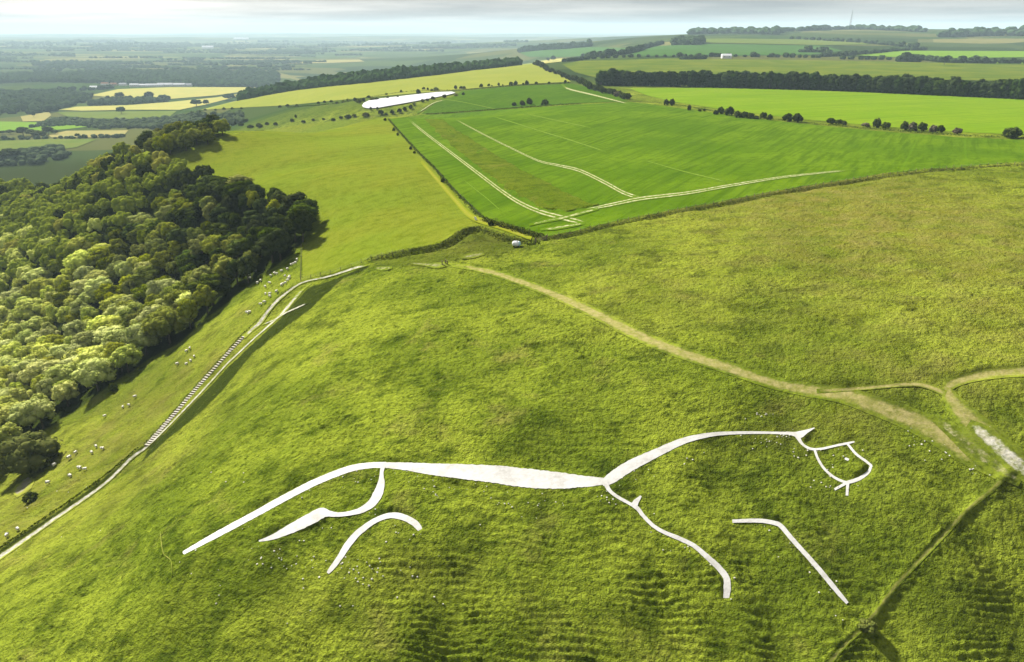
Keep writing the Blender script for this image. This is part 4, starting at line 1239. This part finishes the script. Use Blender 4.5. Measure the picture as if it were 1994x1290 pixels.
for i, p in enumerate(sc_pts):
    k = random.random()
    w = random.uniform(9, 13) * (1.0 if p[0] < 1120 else 1.25)
    bush(p[0] + random.uniform(-2, 2), p[1] + random.uniform(1, 5), w, w * random.uniform(.7, 1.05), LEAF_BLOOM if (k < .22 and p[0] > 1140) else LEAF_DARK,
         'bush in the thick hedge running up from the shelterbelt end to the ridge' if p[0] < 1140 else 'bush in the loose hedge below the end of the shelterbelt', 'bushes of the ridge hedge')
SLOPE_B = [(505, 249, 16, 9), (537, 245, 9, 7), (569, 238, 8, 7), (576, 230, 5, 7), (591, 240, 9, 6), (649, 235, 10, 5), (677, 230, 14, 6), (470, 246, 12, 6), (488, 250, 14, 7), (520, 244, 10, 6), (610, 236, 7, 5), (630, 234, 7, 4), (400, 216, 7, 4), (420, 216, 6, 4), (436, 214, 7, 5), (452, 213, 6, 4), (470, 213, 6, 4), (545, 210, 8, 5), (560, 208, 9, 5), (578, 207, 6, 4), (620, 203, 6, 5), (632, 201, 6, 5), (645, 200, 7, 5)]
for a, b, w, h in SLOPE_B:
    bush(a, b, w, h, LEAF_DARK, 'scrub bush on the slope behind the pasture brow', 'scrub bushes behind the brow')
bush(1690, 1224, 40, 15, LEAF_MID, 'scrubby bush on the pale grass bank at lower right')
bush(222, 762, 16, 18, LEAF_DARK, 'small dark bush alone on the slope below the wood')
bush(60, 975, 30, 18, LEAF_DARK, 'low bramble beside the bare earth scar on the left slope')
p = hit(52, 925)
put_tree('round_bush', p[0], p[1] + 3, 1.55, 1.05, TREE_CROWNS[2], TRUNKS[0], LEAF_MID, 'big round bush standing clear at the lowest corner of the wood', 'bush', None, 3.6)

# --- vale trees one can tell apart
FT = [(234, 194, 17, 14), (211, 196, 12, 9), (222, 196, 10, 8), (272, 197, 15, 10), (292, 195, 18, 15), (318, 197, 15, 11), (383, 208, 21, 14), (402, 206, 14, 11), (446, 196, 24, 13), (465, 192, 12, 9), (493, 182, 8, 12), (478, 188, 13, 6), (237, 223, 17, 15), (46, 266, 26, 18), (62, 266, 18, 14), (77, 270, 30, 17), (95, 262, 22, 14), (108, 262, 16, 9), (152, 269, 10, 9), (164, 269, 9, 7), (20, 262, 16, 9), (5, 262, 14, 8), (66, 229, 7, 11), (97, 219, 16, 12), (20, 310, 40, 20), (1838, 128, 16, 17), (1077, 121, 9, 12), (1067, 121, 7, 9), (1185, 110, 15, 13)]
FTL = {12: 'round dark tree alone on the edge of the curved yellow field', 25: 'lone tree standing in the far olive pasture on the right', 10: 'slim tree at the end of the vale hedge by the ridge field', 26: 'dark rounded tree at the crest of the ridge field', 28: 'dark tree clump on the far hedge beyond the ridge', 22: 'small slim tree in the dull tan field', 24: 'big rounded tree at the left edge just beyond the wood', 6: 'round dark tree at the lower end of the vale hedge', 8: 'broad round tree halfway up the vale hedge'}
for i, (a, b, w, h) in enumerate(FT):
    p = hit(a, b); _, _, zc = project(p[0], p[1], float(H(*p)))
    s_ = w * zc / F_PX / 10.5; sz_ = h * zc / F_PX / 13.5
    put_tree('field_tree', p[0], p[1], s_, sz_, TREE_CROWNS[i % 6], TRUNKS[i % 3], LEAF_FAR if b < 240 else LEAF_DARK, FTL.get(i, 'hedgerow tree among the fields of the vale'), 'tree', None if i in FTL else 'hedgerow trees of the vale')


# --- masses of far trees
def mass(name, label, specs, mat, base=ICO2, seed=1):
    """specs: list of (x, y, radius, height)"""
    rg = np.random.default_rng(seed)
    iv, if_ = base
    variants = []
    for q in range(8):
        r_ = 1 + .32 * perlin(iv[:, 0] * 2.3 + 9 * q, iv[:, 1] * 2.3 + iv[:, 2] * 2.9, seed + q) + rg.uniform(-.16, .16, len(iv))
        variants.append(iv * r_[:, None])
    VV = []; FF = []
    for i, (x, y, r, h) in enumerate(specs):
        a = rg.uniform(0, 6.28); v = variants[rg.integers(8)]
        c, s_ = math.cos(a), math.sin(a)
        w = np.column_stack([(v[:, 0] * c - v[:, 1] * s_) * r + x, (v[:, 0] * s_ + v[:, 1] * c) * r + y, (v[:, 2] * .5 + .42) * h + float(H(x, y))])
        VV.append(w); FF.append(if_ + i * len(iv))
    me = mesh_np(name, np.vstack(VV), np.vstack(FF), False)
    return link(name, me, mat, kind='stuff', label=label)


def fill(polypx, sp, rmin, rmax, hr, keep=1.0, seed=1):
    w = ground_poly(polypx, 12)
    P = jitter_points(w, sp, .42, seed)
    rg = np.random.default_rng(seed)
    P = P[rg.random(len(P)) < keep]
    return [(x, y, (r := rg.uniform(rmin, rmax)), r * hr * rg.uniform(.85, 1.2)) for x, y in P]


def row(linepx, sp, rmin, rmax, hr, seed=1, wob=2.0):
    w = np.array([hit(*p[:2]) for p in catmull(linepx, 3)])
    cm = np.concatenate([[0], np.cumsum(np.hypot(*np.diff(w, axis=0).T))])
    rg = np.random.default_rng(seed); o_ = []
    t = 0.0
    while t < cm[-1]:
        r = rg.uniform(rmin, rmax)
        o_.append((np.interp(t, cm, w[:, 0]) + rg.normal(0, wob), np.interp(t, cm, w[:, 1]) + rg.normal(0, wob), r, r * hr * rg.uniform(.8, 1.25)))
        t += sp * rg.uniform(.6, 1.4)
    return o_


LEAF_MASS = leaf_mat("leaves_mass", (0.022, 0.052, 0.016), (0.05, 0.085, 0.022), 0.15, 0.0)
rim = np.array([hit(*p[:2]) for p in catmull([(470, 196), (560, 180), (640, 170), (700, 164.5), (780, 155.5), (850, 147.5), (920, 138.5), (975, 132.5), (1012, 128)], 3)])
cmr = np.concatenate([[0], np.cumsum(np.hypot(*np.diff(rim, axis=0).T))])
hw_ = []
rgw = np.random.default_rng(91)
for off in (22, 36, 50, 66, 84, 104, 126):
    t = 0.0
    while t < cmr[-1]:
        p = np.array([np.interp(t, cmr, rim[:, 0]), np.interp(t, cmr, rim[:, 1])])
        p = p * (1 + (off + rgw.uniform(-6, 6)) / np.hypot(*p))
        r = rgw.uniform(7, 11)
        hw_.append((p[0], p[1], r, r * rgw.uniform(1.0, 1.5) + off * .09))
        t += rgw.uniform(8, 15)
mass('far_woodland', 'dark hanging wood along the far foot of the pale ridge', hw_, LEAF_MASS, ICO1, 3)
mass('far_woodland', 'blue green belt of trees on the skyline beyond the ridge', row([(1012, 103), (1050, 99), (1100, 96), (1148, 92)], 13, 10, 15, 2.2, 4) + row([(1016, 102), (1060, 98), (1146, 91)], 14, 10, 15, 2.2, 5), LEAF_MASS, ICO2, 5)
mass('far_woodland', 'broad wooded belt across the vale below the haze', fill([(-80, 168), (60, 160), (200, 163), (300, 166), (420, 170), (540, 172), (545, 160), (540, 143), (420, 141), (200, 143), (60, 146), (-80, 148)], 26, 10, 15, 1.55, .9, 7), LEAF_MASS, ICO1, 7)
mass('far_woodland', 'scattered trees and hedges between the nearer vale fields', fill([(-80, 228), (60, 226), (110, 216), (170, 200), (180, 189), (120, 180), (0, 182), (-80, 186)], 22, 8, 12, 1.5, .72, 9) + fill([(175, 200), (330, 193), (330, 199), (250, 205), (170, 207)], 18, 7, 10, 1.6, .9, 10) + row([(0, 186), (90, 178), (180, 176), (220, 172)], 16, 7, 11, 1.6, 19), LEAF_MASS, ICO1, 9)
mass('scrub_thicket', 'grey green scrub filling the hollow beyond the wood', fill([(60, 250), (110, 232), (180, 236), (260, 236), (330, 232), (400, 222), (470, 222), (480, 240), (430, 250), (330, 252), (200, 252), (140, 246)], 12, 4, 7, 1.4, .62, 11) + fill([(-80, 330), (-80, 304), (20, 300), (110, 288), (150, 300), (90, 318)], 13, 5, 8, 1.4, .8, 12) + row([(0, 272), (60, 272), (140, 270), (240, 268)], 12, 3, 6, 1.3, 13), leaf_mat("scrub_leaves", (0.04, 0.075, 0.025), (0.085, 0.115, 0.045), .15, 0), ICO1, 11)
rg0 = np.random.default_rng(44)
vs = []
for k in range(120):
    yy = 82 + 60 * rg0.random() ** 1.2; xx = rg0.uniform(-60, 1000 if yy < 100 else (740 if yy < 115 else 520)); ln = rg0.uniform(25, 170)
    dd = hit(xx, yy)[1]
    rr_ = min(30.0, 5.0 + dd / 520.0) * rg0.uniform(.6, 1.1)
    vs += row([(xx, yy), (xx + ln, yy - rg0.uniform(-1.2, 1.6))], rr_ * rg0.uniform(1.0, 2.4), rr_ * .7, rr_ * 1.3, 1.15, 50 + k, rr_ * .5)
vs = vs[:3600]
mass('far_woodland', 'faint lines of trees and hedges far out in the hazy vale', vs, LEAF_MASS, ICO1, 13)
mass('far_woodland', 'hedges and copses on the far downs at right', row([(1135, 114), (1180, 110), (1220, 106), (1260, 95), (1290, 86)], 11, 6, 11, 1.6, 21) + row([(1100, 121), (1200, 113), (1400, 111), (1600, 113)], 17, 4, 8, 1.4, 22)
     + fill([(1312, 89), (1368, 88), (1368, 84), (1316, 84)], 17, 12, 17, 1.6, 1, 23) + row([(1600, 111), (1680, 107), (1740, 101), (1800, 98)], 14, 6, 9, 1.4, 24) + row([(1750, 121), (1792, 121)], 11, 8, 12, 1.7, 25) + row([(1800, 118), (1860, 123), (1994, 125), (2100, 126)], 13, 6, 10, 1.5, 26) + row([(1640, 116), (1740, 117), (1830, 119)], 16, 5, 8, 1.3, 27)
     + row([(1330, 117), (1350, 117), (1372, 116)], 9, 6, 9, 1.2, 28) + row([(1560, 103), (1590, 103), (1612, 104)], 14, 8, 14, 1.4, 29) + row([(1540, 77), (1600, 80), (1700, 86), (1780, 94)], 26, 8, 12, 1.3, 30), LEAF_MASS, ICO2, 15)
mass('far_woodland', 'woods along the far skyline under the mast', row([(1345, 68), (1400, 66), (1460, 66), (1520, 68)], 14, 15, 24, 1.3, 31, 10) + row([(1350, 66), (1440, 64), (1520, 65)], 16, 15, 24, 1.3, 34, 14) + row([(1500, 63), (1580, 60), (1660, 58), (1740, 60), (1800, 63)], 15, 12, 22, 1.3, 32, 8) + row([(1835, 73), (1900, 71), (1994, 70), (2100, 70)], 12, 15, 24, 1.4, 33, 12) + row([(1850, 68), (1994, 66), (2100, 66)], 14, 15, 26, 1.4, 35, 12), LEAF_MASS, ICO1, 17)


# --- low hedge strips
def hedge(name, label, linepx, width, height, mat, per_m=9, leaf=.3, seed=1, cat='hedge'):
    w = np.array([hit(*p[:2]) for p in catmull(linepx, 3)])
    rg = np.random.default_rng(seed)
    cm = np.concatenate([[0], np.cumsum(np.hypot(*np.diff(w, axis=0).T))])
    n_ = int(cm[-1] * per_m)
    t = rg.uniform(0, cm[-1], n_)
    x = np.interp(t, cm, w[:, 0]); y = np.interp(t, cm, w[:, 1])
    hh = height * (0.55 + 0.9 * np.clip(.5 + fbm(t / 4.0, t * 0 + seed, 3, seed), 0, 1))
    a = rg.uniform(0, math.pi, n_)
    nx = rg.normal(0, .55, n_)
    x = x + np.clip(nx, -1, 1) * width / 2; y = y + rg.normal(0, .4, n_) * width / 2
    prof = np.sqrt(np.clip(1 - np.clip(np.abs(nx), 0, 1) ** 2, 0.05, 1))
    z = H(x, y) + hh * prof * rg.uniform(.35, 1.0, n_)
    P = np.column_stack([x, y, z]); nn = np.column_stack([np.clip(nx, -1, 1) * .8, rg.normal(0, .4, n_), prof])
    v, q = leaf_quads(rg, P, nn, leaf)
    me = mesh_np(name, v, q, False)
    return link(name, me, mat, label=label, cat=cat)


hedge('hedge', 'thin dark hedge between the yellow green pasture and the crop field', [(757, 234), (781, 262), (815, 299), (850, 334), (880, 369), (915, 403), (932, 420), (950, 430), (1000, 444), (1060, 464)], 1.6, 1.3, LEAF_DARK, 12, .3, 1)
hedge('hedge', 'thick dark hedge bank leading to the gate at the field corner', [(940, 431), (965, 439), (1000, 450), (1030, 459), (1052, 464)], 2.6, 1.5, LEAF_DARK, 40, .26, 9)
hedge('hedge', 'low dark hedge strip crossing the crop field below the bushes', [(830, 224), (900, 220), (1000, 212), (1070, 207), (1130, 203)], 3.0, 1.5, LEAF_DARK, 12, .5, 2)
hedge('hedge', 'low rough verge under the bushes of the far fence line', [(1225, 198), (1310, 204), (1400, 219), (1540, 237), (1700, 252), (1860, 264), (1994, 270), (2120, 280)], 2.2, .9, LEAF_DARK, 6, .4, 3)
hedge('hedge', 'dark hedge foot along the lower edge of the pale ridge field', [(560, 210), (650, 203), (720, 190), (800, 179), (900, 176), (1000, 168), (1110, 163)], 3.0, 1.2, LEAF_DARK, 5, .6, 4)
hedge('rough_verge', 'tall dark grass verge below the fence of the crop field', [(1072, 466), (1120, 457), (1200, 439), (1300, 419), (1400, 401), (1500, 382), (1600, 365), (1700, 350), (1800, 337), (1900, 328), (1994, 323), (2120, 319)], 1.7, .75, leaf_mat("verge_grass", (0.07, 0.10, 0.012), (0.13, 0.14, 0.025), .2, 0), 22, .22, 5, 'verge')
hedge('rough_verge', 'dark rough verge along the brow of the pasture above the gully', [(720, 506), (800, 491), (860, 479), (905, 451), (930, 447), (965, 459), (1005, 470), (1030, 474)], 2.0, 1.0, bpy.data.materials["verge_grass"], 24, .24, 6, 'verge')
hedge('rough_verge', 'dark rough grass edging the chalk path at lower left', [(268, 874), (197, 933), (97, 1003), (-4, 1071), (-64, 1114)], 1.2, .45, LEAF_DARK, 26, .2, 7, 'verge')
hedge('rough_verge', 'dark rough grass beside the stepped path', [(570, 560), (540, 582), (505, 622), (470, 655), (430, 699), (395, 738), (350, 790), (310, 835), (280, 868)], .8, .6, LEAF_DARK, 20, .16, 8, 'verge')

# ------------------------------------------------------------------ steps, fences, small things
stairs = link('hillside_steps', None, label='flight of pale steps climbing beside the chalk path in the gully', cat='steps')
M_TREAD = chalk_mat("step_tread", (0.40, 0.39, 0.36), (0.3, 0.29, 0.25), 0.3)
st_w = np.array([hit(*p) for p in catmull(STAIRS, 5.2)])
step_me = boxes_mesh('step', [(0, 0, 0, 1.25, .52, .34), (0, -.30, -.02, 1.32, .10, .38)])
step_me.materials.append(M_TREAD); step_me.materials.append(M_WOOD)
for pi_, p in enumerate(step_me.polygons): p.material_index = 0 if pi_ < 6 else 1
for i in range(len(st_w) - 1):
    a, b = st_w[i], st_w[i + 1]
    dv = (b - a) / np.hypot(*(b - a))
    o = link('step', step_me, parent=stairs)
    o.location = (a[0], a[1], float(H(*a)) + .16)
    o.rotation_euler = (random.gauss(0, .02), random.gauss(0, .03), math.atan2(dv[1], dv[0]) + math.pi / 2 + random.gauss(0, .06))
    o.scale = (random.uniform(.85, 1.1), random.uniform(.75, 1.05), 1)

post_me = boxes_mesh('post', [(0, 0, .45, .13, .13, 1.7)]); post_me.materials.append(M_WOOD)


def fence(label, linepx, sp, h=1.15):
    w = np.array([hit(*p[:2]) for p in catmull(linepx, 4)])
    cm = np.concatenate([[0], np.cumsum(np.hypot(*np.diff(w, axis=0).T))])
    n_ = int(cm[-1] / sp)
    f = link('fence', None, label=label, cat='fence')
    tops = []
    for i in range(n_ + 1):
        x = np.interp(i * sp, cm, w[:, 0]); y = np.interp(i * sp, cm, w[:, 1]); z = float(H(x, y))
        o = link('post', post_me, parent=f); o.location = (x, y, z); o.rotation_euler = (random.gauss(0, .04), random.gauss(0, .04), random.uniform(0, 3))
        tops.append((x, y, z))
    for hh in (.45, .8, 1.1):
        v, q = tube([(a, b, c + hh) for a, b, c in tops], [.012] * len(tops), 3)
        link('wire', mesh_np('wire', v, q), M_WIRE, parent=f)
    return f


fence('post and wire fence along the lower edge of the crop field', [(1066, 463), (1120, 454), (1200, 435), (1300, 415), (1400, 397), (1500, 378), (1600, 361), (1700, 346), (1800, 333), (1900, 325), (1994, 320), (2120, 316)], 4.0)
fence('post and wire fence running down from the tip of the wood', [(587, 482), (586.5, 515), (586, 547)], 3.0)
fence('post and wire fence above the chalk path at the gully head', [(586, 548), (612, 541), (640, 534), (665, 527), (690, 519), (720, 505), (760, 497), (800, 490)], 3.5)
fence('post and wire fence in the hedge between pasture and crop field', [(757, 233), (781, 261), (815, 298), (850, 333), (880, 368), (915, 402), (935, 424)], 6.0)

# gate at the corner of the crop field
pa = hit(1043, 472); pb = hit(1064, 467)
gate = link('field_gate', None, label='wooden field gate between dark posts at the corner of the crop field', cat='gate', loc=(pa[0], pa[1], float(H(*pa))))
gl = float(np.hypot(*(pb - pa)))
gate.rotation_euler = (0, 0, math.atan2(pb[1] - pa[1], pb[0] - pa[0]))
gp = boxes_mesh('gate_post', [(0, 0, .5, .28, .28, 2.2)]); gp.materials.append(M_WOOD)
for x in (0, gl): link('gate_post', gp, parent=gate, loc=(x, 0, 0))
rail = boxes_mesh('rail', [(gl / 2, 0, 0, gl - .3, .06, .1)]); rail.materials.append(M_WOOD)
for z in (.3, .6, .9, 1.2): link('rail', rail, parent=gate, loc=(0, 0, z))
link('brace', boxes_mesh('brace', [(gl / 2, .05, .75, .1, .05, 1.0)]), M_WOOD, parent=gate)

# small wooden gate at the top of the footpath
pk = hit(861, 516)
kg = link('path_gate', None, label='small wooden gate posts where the tan footpath meets the chalk patch', cat='gate', loc=(pk[0], pk[1], float(H(*pk))))
for x, y in ((0, 0), (1.5, .2), (.9, 1.2)): link('gate_post', gp, parent=kg, loc=(x, y, -.3))
link('rail', boxes_mesh('rail', [(.75, .1, .9, 1.5, .06, .1)]), M_WOOD, parent=kg)

# white tank near the gate
pt = hit(1006, 481)
tank = link('water_tank', None, label='small white rounded tank with a pale blue end beside the field gate', cat='tank', loc=(pt[0], pt[1], float(H(*pt))))
tank.rotation_euler = (0, 0, -.18)
prof = [(-1.35, .0), (-1.33, .35), (-1.2, .62), (-.9, .8), (.7, .8)]
v, q = tube([(x, 0, .95) for x, r in prof], [max(r, .02) for x, r in prof], 14); link('shell', mesh_np('shell', v, q), M_WHITE, parent=tank)
prof = [(.7, .8), (1.05, .68), (1.25, .4), (1.3, .02)]
v, q = tube([(x, 0, .95) for x, r in prof], [r for x, r in prof], 14); link('end_cap', mesh_np('end_cap', v, q), M_PALEBLUE, parent=tank)
v, q = tube([(0, 0, 1.6), (0, 0, 1.95)], [.25, .22], 10); link('filler_neck', mesh_np('filler_neck', v, q), M_WHITE, parent=tank)
for x in (-.8, .6): link('cradle', boxes_mesh('cradle', [(x, 0, .1, .25, 1.3, .5)]), M_BLACK, parent=tank)

pw_ = hit(928, 431)
brd = link('notice_board', None, label='small leaning white board at the bend of the pasture hedge', cat='board', loc=(pw_[0], pw_[1], float(H(*pw_))))
link('panel', boxes_mesh('panel', [(0, 0, 1.0, .75, .06, 1.3)]), M_WHITE, parent=brd).rotation_euler = (0, -.35, 0)
for x in (-.3, .3): link('leg', boxes_mesh('leg', [(x + .12, .06, .2, .08, .06, .9)]), M_WOOD, parent=brd)


# sheep
def sheep_mesh():
    verts = [(0, -.42, .68), (0, -.15, .70), (0, .15, .70), (0, .40, .72), (0, .56, .84), (0, .72, .86), (0, .86, .76),
             (.14, .36, .48), (.14, .37, .24), (.14, .38, .02), (-.14, .36, .48), (-.14, .37, .24), (-.14, .38, .02),
             (.15, -.40, .48), (.15, -.46, .24), (.15, -.42, .02), (-.15, -.40, .48), (-.15, -.46, .24), (-.15, -.42, .02), (.13, .70, .93), (-.13, .70, .93)]
    edges = [(0, 1), (1, 2), (2, 3), (3, 4), (4, 5), (5, 6), (3, 7), (7, 8), (8, 9), (3, 10), (10, 11), (11, 12), (0, 13), (13, 14), (14, 15), (0, 16), (16, 17), (17, 18), (5, 19), (5, 20)]
    rad = [.30, .35, .34, .29, .19, .14, .09, .11, .06, .05, .11, .06, .05, .13, .06, .05, .13, .06, .05, .045, .045]
    me = bpy.data.meshes.new('sheep_base'); me.from_pydata(verts, edges, [])
    o_ = bpy.data.objects.new('sheep_base', me); COL.objects.link(o_)
    o_.modifiers.new('skin', 'SKIN'); sub = o_.modifiers.new('sub', 'SUBSURF'); sub.levels = 1; sub.render_levels = 1
    for i, r in enumerate(rad):
        me.skin_vertices[0].data[i].radius = (r, r); me.skin_vertices[0].data[i].use_root = (i == 1)
    dg = bpy.context.evaluated_depsgraph_get()
    res = bpy.data.meshes.new_from_object(o_.evaluated_get(dg))
    res.name = 'sheep'
    bpy.data.objects.remove(o_)
    res.materials.clear(); res.materials.append(M_WOOL); res.materials.append(M_SHEEPFACE)
    for p in res.polygons:
        c = p.center
        p.material_index = 1 if (c.y > .62 or c.z < .3) else 0
        p.use_smooth = True
    return res


SHEEP = sheep_mesh()
FLOCK_A = [(710, 272), (697, 300), (655, 318), (676, 310), (620, 360), (565, 378), (500, 400), (522, 402), (465, 418), (597, 424), (640, 432), (632, 445), (622, 465), (602, 488), (575, 498), (566, 510), (520, 570), (455, 487), (415, 523), (372, 465), (343, 487), (320, 372), (272, 403), (262, 408), (270, 438), (418, 590), (457, 588), (457, 610), (405, 668), (371, 685), (270, 755), (248, 767)]
FLOCK_B = [(1020, 125), (1038, 110), (968, 195), (1020, 197), (1042, 178), (1062, 155)]
FLOCK_C = [(738, 375), (705, 420), (673, 430), (573, 480), (527, 648), (560, 658), (503, 680), (415, 680), (380, 708), (298, 750), (435, 765), (465, 770), (385, 808), (262, 845), (100, 1100), (40, 1135)]
for lst, sc_, ox, oy, lab, grp in ((FLOCK_A, 4.778, 430, 450, 'white sheep grazing in the flock by the fence below the wood tip', 'upper flock of sheep'), (FLOCK_B, 2.805, 0, 640, 'white sheep in the small middle group left of the steps', 'middle group of sheep'), (FLOCK_C, 2.805, 0, 640, 'white sheep scattered on the lower left slope', 'sheep on the lower slope')):
    for (a, b) in lst:
        p = hit(ox + a / sc_, oy + b / sc_ + 2)
        o = link('sheep', SHEEP, label=lab, cat='sheep', group=grp)
        o.location = (p[0], p[1], float(H(*p)) + .1); k = random.uniform(.75, 1.0); o.scale = (k, k, k)
        o.rotation_euler = (0, 0, random.uniform(0, 6.28))

# loose chalk lumps in the turf round the figure
rg = np.random.default_rng(9)
VV = []; FF = []; cnt = 0
iv, if_ = ICO1
for nm, (A0, B0) in horse_strips.items():
    k = max(1, int(len(A0) * .14))
    for j in rg.integers(0, len(A0), k):
        base_ = A0[j] if A0[j, 1] < B0[j, 1] else B0[j]
        p = base_ + np.array([rg.normal(0, 1.2), -abs(rg.normal(0, 1.6)) - .3])
        if inside(np.vstack([A0, B0[::-1]]), np.array([p[0]]), np.array([p[1]]))[0]: continue
        r = rg.uniform(.04, .12)
        VV.append(iv * r * rg.uniform(.7, 1.3, (len(iv), 1)) * np.array([1.2, 1.2, .8]) + np.array([p[0], p[1], float(H(*p)) + r * .3])); FF.append(if_ + cnt * len(iv)); cnt += 1
for (cx, cy, sx, sy, k) in ((1490, 812, 30, 10, 16), (1500, 855, 30, 10, 16), (1570, 885, 30, 10, 14), (1480, 850, 60, 8, 12), (1600, 935, 30, 20, 10), (700, 1110, 90, 22, 60), (560, 1090, 60, 20, 30), (845, 960, 40, 16, 16), (1010, 985, 60, 25, 22), (1180, 965, 12, 8, 8), (640, 1160, 200, 50, 26), (1850, 860, 90, 30, 60), (1930, 910, 50, 20, 50), (110, 1000, 90, 60, 24), (460, 930, 50, 20, 8)):
    for _ in range(int(k * .6)):
        p = hit(cx + rg.normal(0, sx * .6), cy + rg.normal(0, sy * .6)); r = rg.uniform(.04, .13)
        VV.append(iv * r * rg.uniform(.7, 1.3, (len(iv), 1)) * np.array([1.2, 1.2, .8]) + np.array([p[0], p[1], float(H(*p)) + r * .3])); FF.append(if_ + cnt * len(iv)); cnt += 1
link('chalk_lumps', mesh_np('chalk_lumps', np.vstack(VV), np.vstack(FF), False), chalk_mat("chalk_lump", (0.5, 0.49, 0.44), (0.36, 0.35, 0.28)), kind='stuff', label='loose chalk lumps scattered in the turf around the horse')

# far mast
mx_, my_ = at_y(1655, 54, 5550)[:2]
mz = float(H(mx_, my_))
mast = link('radio_mast', None, label='tall thin lattice mast on the far right skyline', cat='mast', loc=(mx_, my_, mz))
ps = []
Ht = 120.0; hw = lambda z: 5.0 * (1 - z / Ht) + 1.1
for sx, sy in ((1, 1), (1, -1), (-1, 1), (-1, -1)):
    ps.append(tube([(sx * hw(0), sy * hw(0), -2), (sx * hw(Ht), sy * hw(Ht), Ht)], [.55, .4], 5))
v, q = join(ps); link('frame', mesh_np('frame', v, q), M_STEEL, parent=mast)
ps = []
z = 0.0
while z < Ht - 8:
    z2 = z + 2.2 * hw(z)
    for sx, sy, tx, ty in ((1, 1, 1, -1), (1, -1, -1, -1), (-1, -1, -1, 1), (-1, 1, 1, 1)):
        ps.append(tube([(sx * hw(z), sy * hw(z), z), (tx * hw(z2), ty * hw(z2), z2)], [.28, .28], 4)); ps.append(tube([(tx * hw(z), ty * hw(z), z), (sx * hw(z2), sy * hw(z2), z2)], [.28, .28], 4))
    z = z2
v, q = join(ps); link('bracing', mesh_np('bracing', v, q), M_STEEL, parent=mast)
v, q = tube([(0, 0, Ht), (0, 0, Ht + 16)], [.5, .3], 5); link('aerial', mesh_np('aerial', v, q), M_STEEL, parent=mast)


# village and farm buildings in the vale
def building(px, py, w, d_, h, roof, wall, label, rot):
    p = hit(px, py)
    e = link('farm_building', None, label=label, cat='building', loc=(p[0], p[1], float(H(*p)) + .2)); e.rotation_euler = (0, 0, rot)
    link('wall', boxes_mesh('wall', [(0, 0, h / 2 - .5, w, d_, h + 1)]), wall, parent=e)
    rh = d_ * .32; o_ = .4
    v = np.array([(-w / 2 - o_, -d_ / 2 - o_, h), (w / 2 + o_, -d_ / 2 - o_, h), (w / 2 + o_, d_ / 2 + o_, h), (-w / 2 - o_, d_ / 2 + o_, h), (-w / 2 - o_, 0, h + rh), (w / 2 + o_, 0, h + rh)], float)
    me = bpy.data.meshes.new('roof'); me.from_pydata([tuple(a) for a in v], [], [(0, 1, 5, 4), (2, 3, 4, 5), (0, 4, 3), (1, 2, 5), (3, 2, 1, 0)])
    link('roof', me, roof, parent=e)
    wn = boxes_mesh('window', [(0, 0, 0, 1.6, .12, 1.4)]); wn.materials.append(M_GLASS)
    for k in range(max(2, int(w / 8))):
        link('window', wn, parent=e, loc=(-w / 2 + (k + .5) * w / max(2, int(w / 8)), -d_ / 2 - .03, h * .6))


BL = [(262, 169, 34, 16, 7, 1, 1, 'bright white gabled building at the left of the vale village'), (278, 169, 52, 14, 6, 1, 1, 'long pale building right of the white gabled one'), (302, 169, 70, 18, 6, 1, 1, 'long low white roofed shed in the vale village'), (322, 168.5, 60, 20, 7, 1, 1, 'white roofed shed in the middle of the village sheds'), (343, 168.5, 74, 18, 7, 1, 1, 'widest white roofed shed in the vale village'), (362, 168.5, 48, 18, 6, 0, 1, 'grey roofed shed at the right end of the village sheds'), (205, 166, 30, 14, 6, 2, 1, 'tile roofed house at the left of the vale village'), (222, 166.5, 26, 12, 6, 2, 0, 'brick house with tile roof among the vale trees'), (240, 167, 30, 14, 6, 0, 1, 'grey roofed house left of the white gabled building'), (186, 173, 40, 14, 6, 1, 1, 'pale farm shed above the first yellow field'), (405, 95, 120, 50, 14, 1, 1, 'bright white warehouse far out in the hazy vale'), (1414, 114, 22, 12, 6, 1, 1, 'small white barn in the far olive pasture'), (470, 78, 260, 80, 16, 1, 1, 'white warehouse on the hazy horizon of the vale')]
for a, b, w, d_, h, r_, wl, lab in BL:
    building(a, b, w, d_, h, M_ROOFS[r_], M_RENDER if wl else M_BRICK, lab, random.uniform(-.15, .15))

# ------------------------------------------------------------------ haze
def make_haze():
    me = boxes_mesh('haze', [(0, 15500, -20, 62000, 33000, 480)])
    m = bpy.data.materials.new("haze_air"); m.use_nodes = True
    nt = m.node_tree; nt.nodes.clear()
    o = N(nt, 'ShaderNodeOutputMaterial'); v = N(nt, 'ShaderNodeVolumePrincipled')
    v.inputs['Color'].default_value = (0.62, 0.83, 0.96, 1)
    v.inputs['Density'].default_value = 6.2e-5
    v.inputs['Anisotropy'].default_value = 0.0
    L(nt, v.outputs[0], o.inputs['Volume'])
    me.materials.append(m)
    h = link('haze', me, kind='stuff', label='pale haze over the vale and far downs')


make_haze()
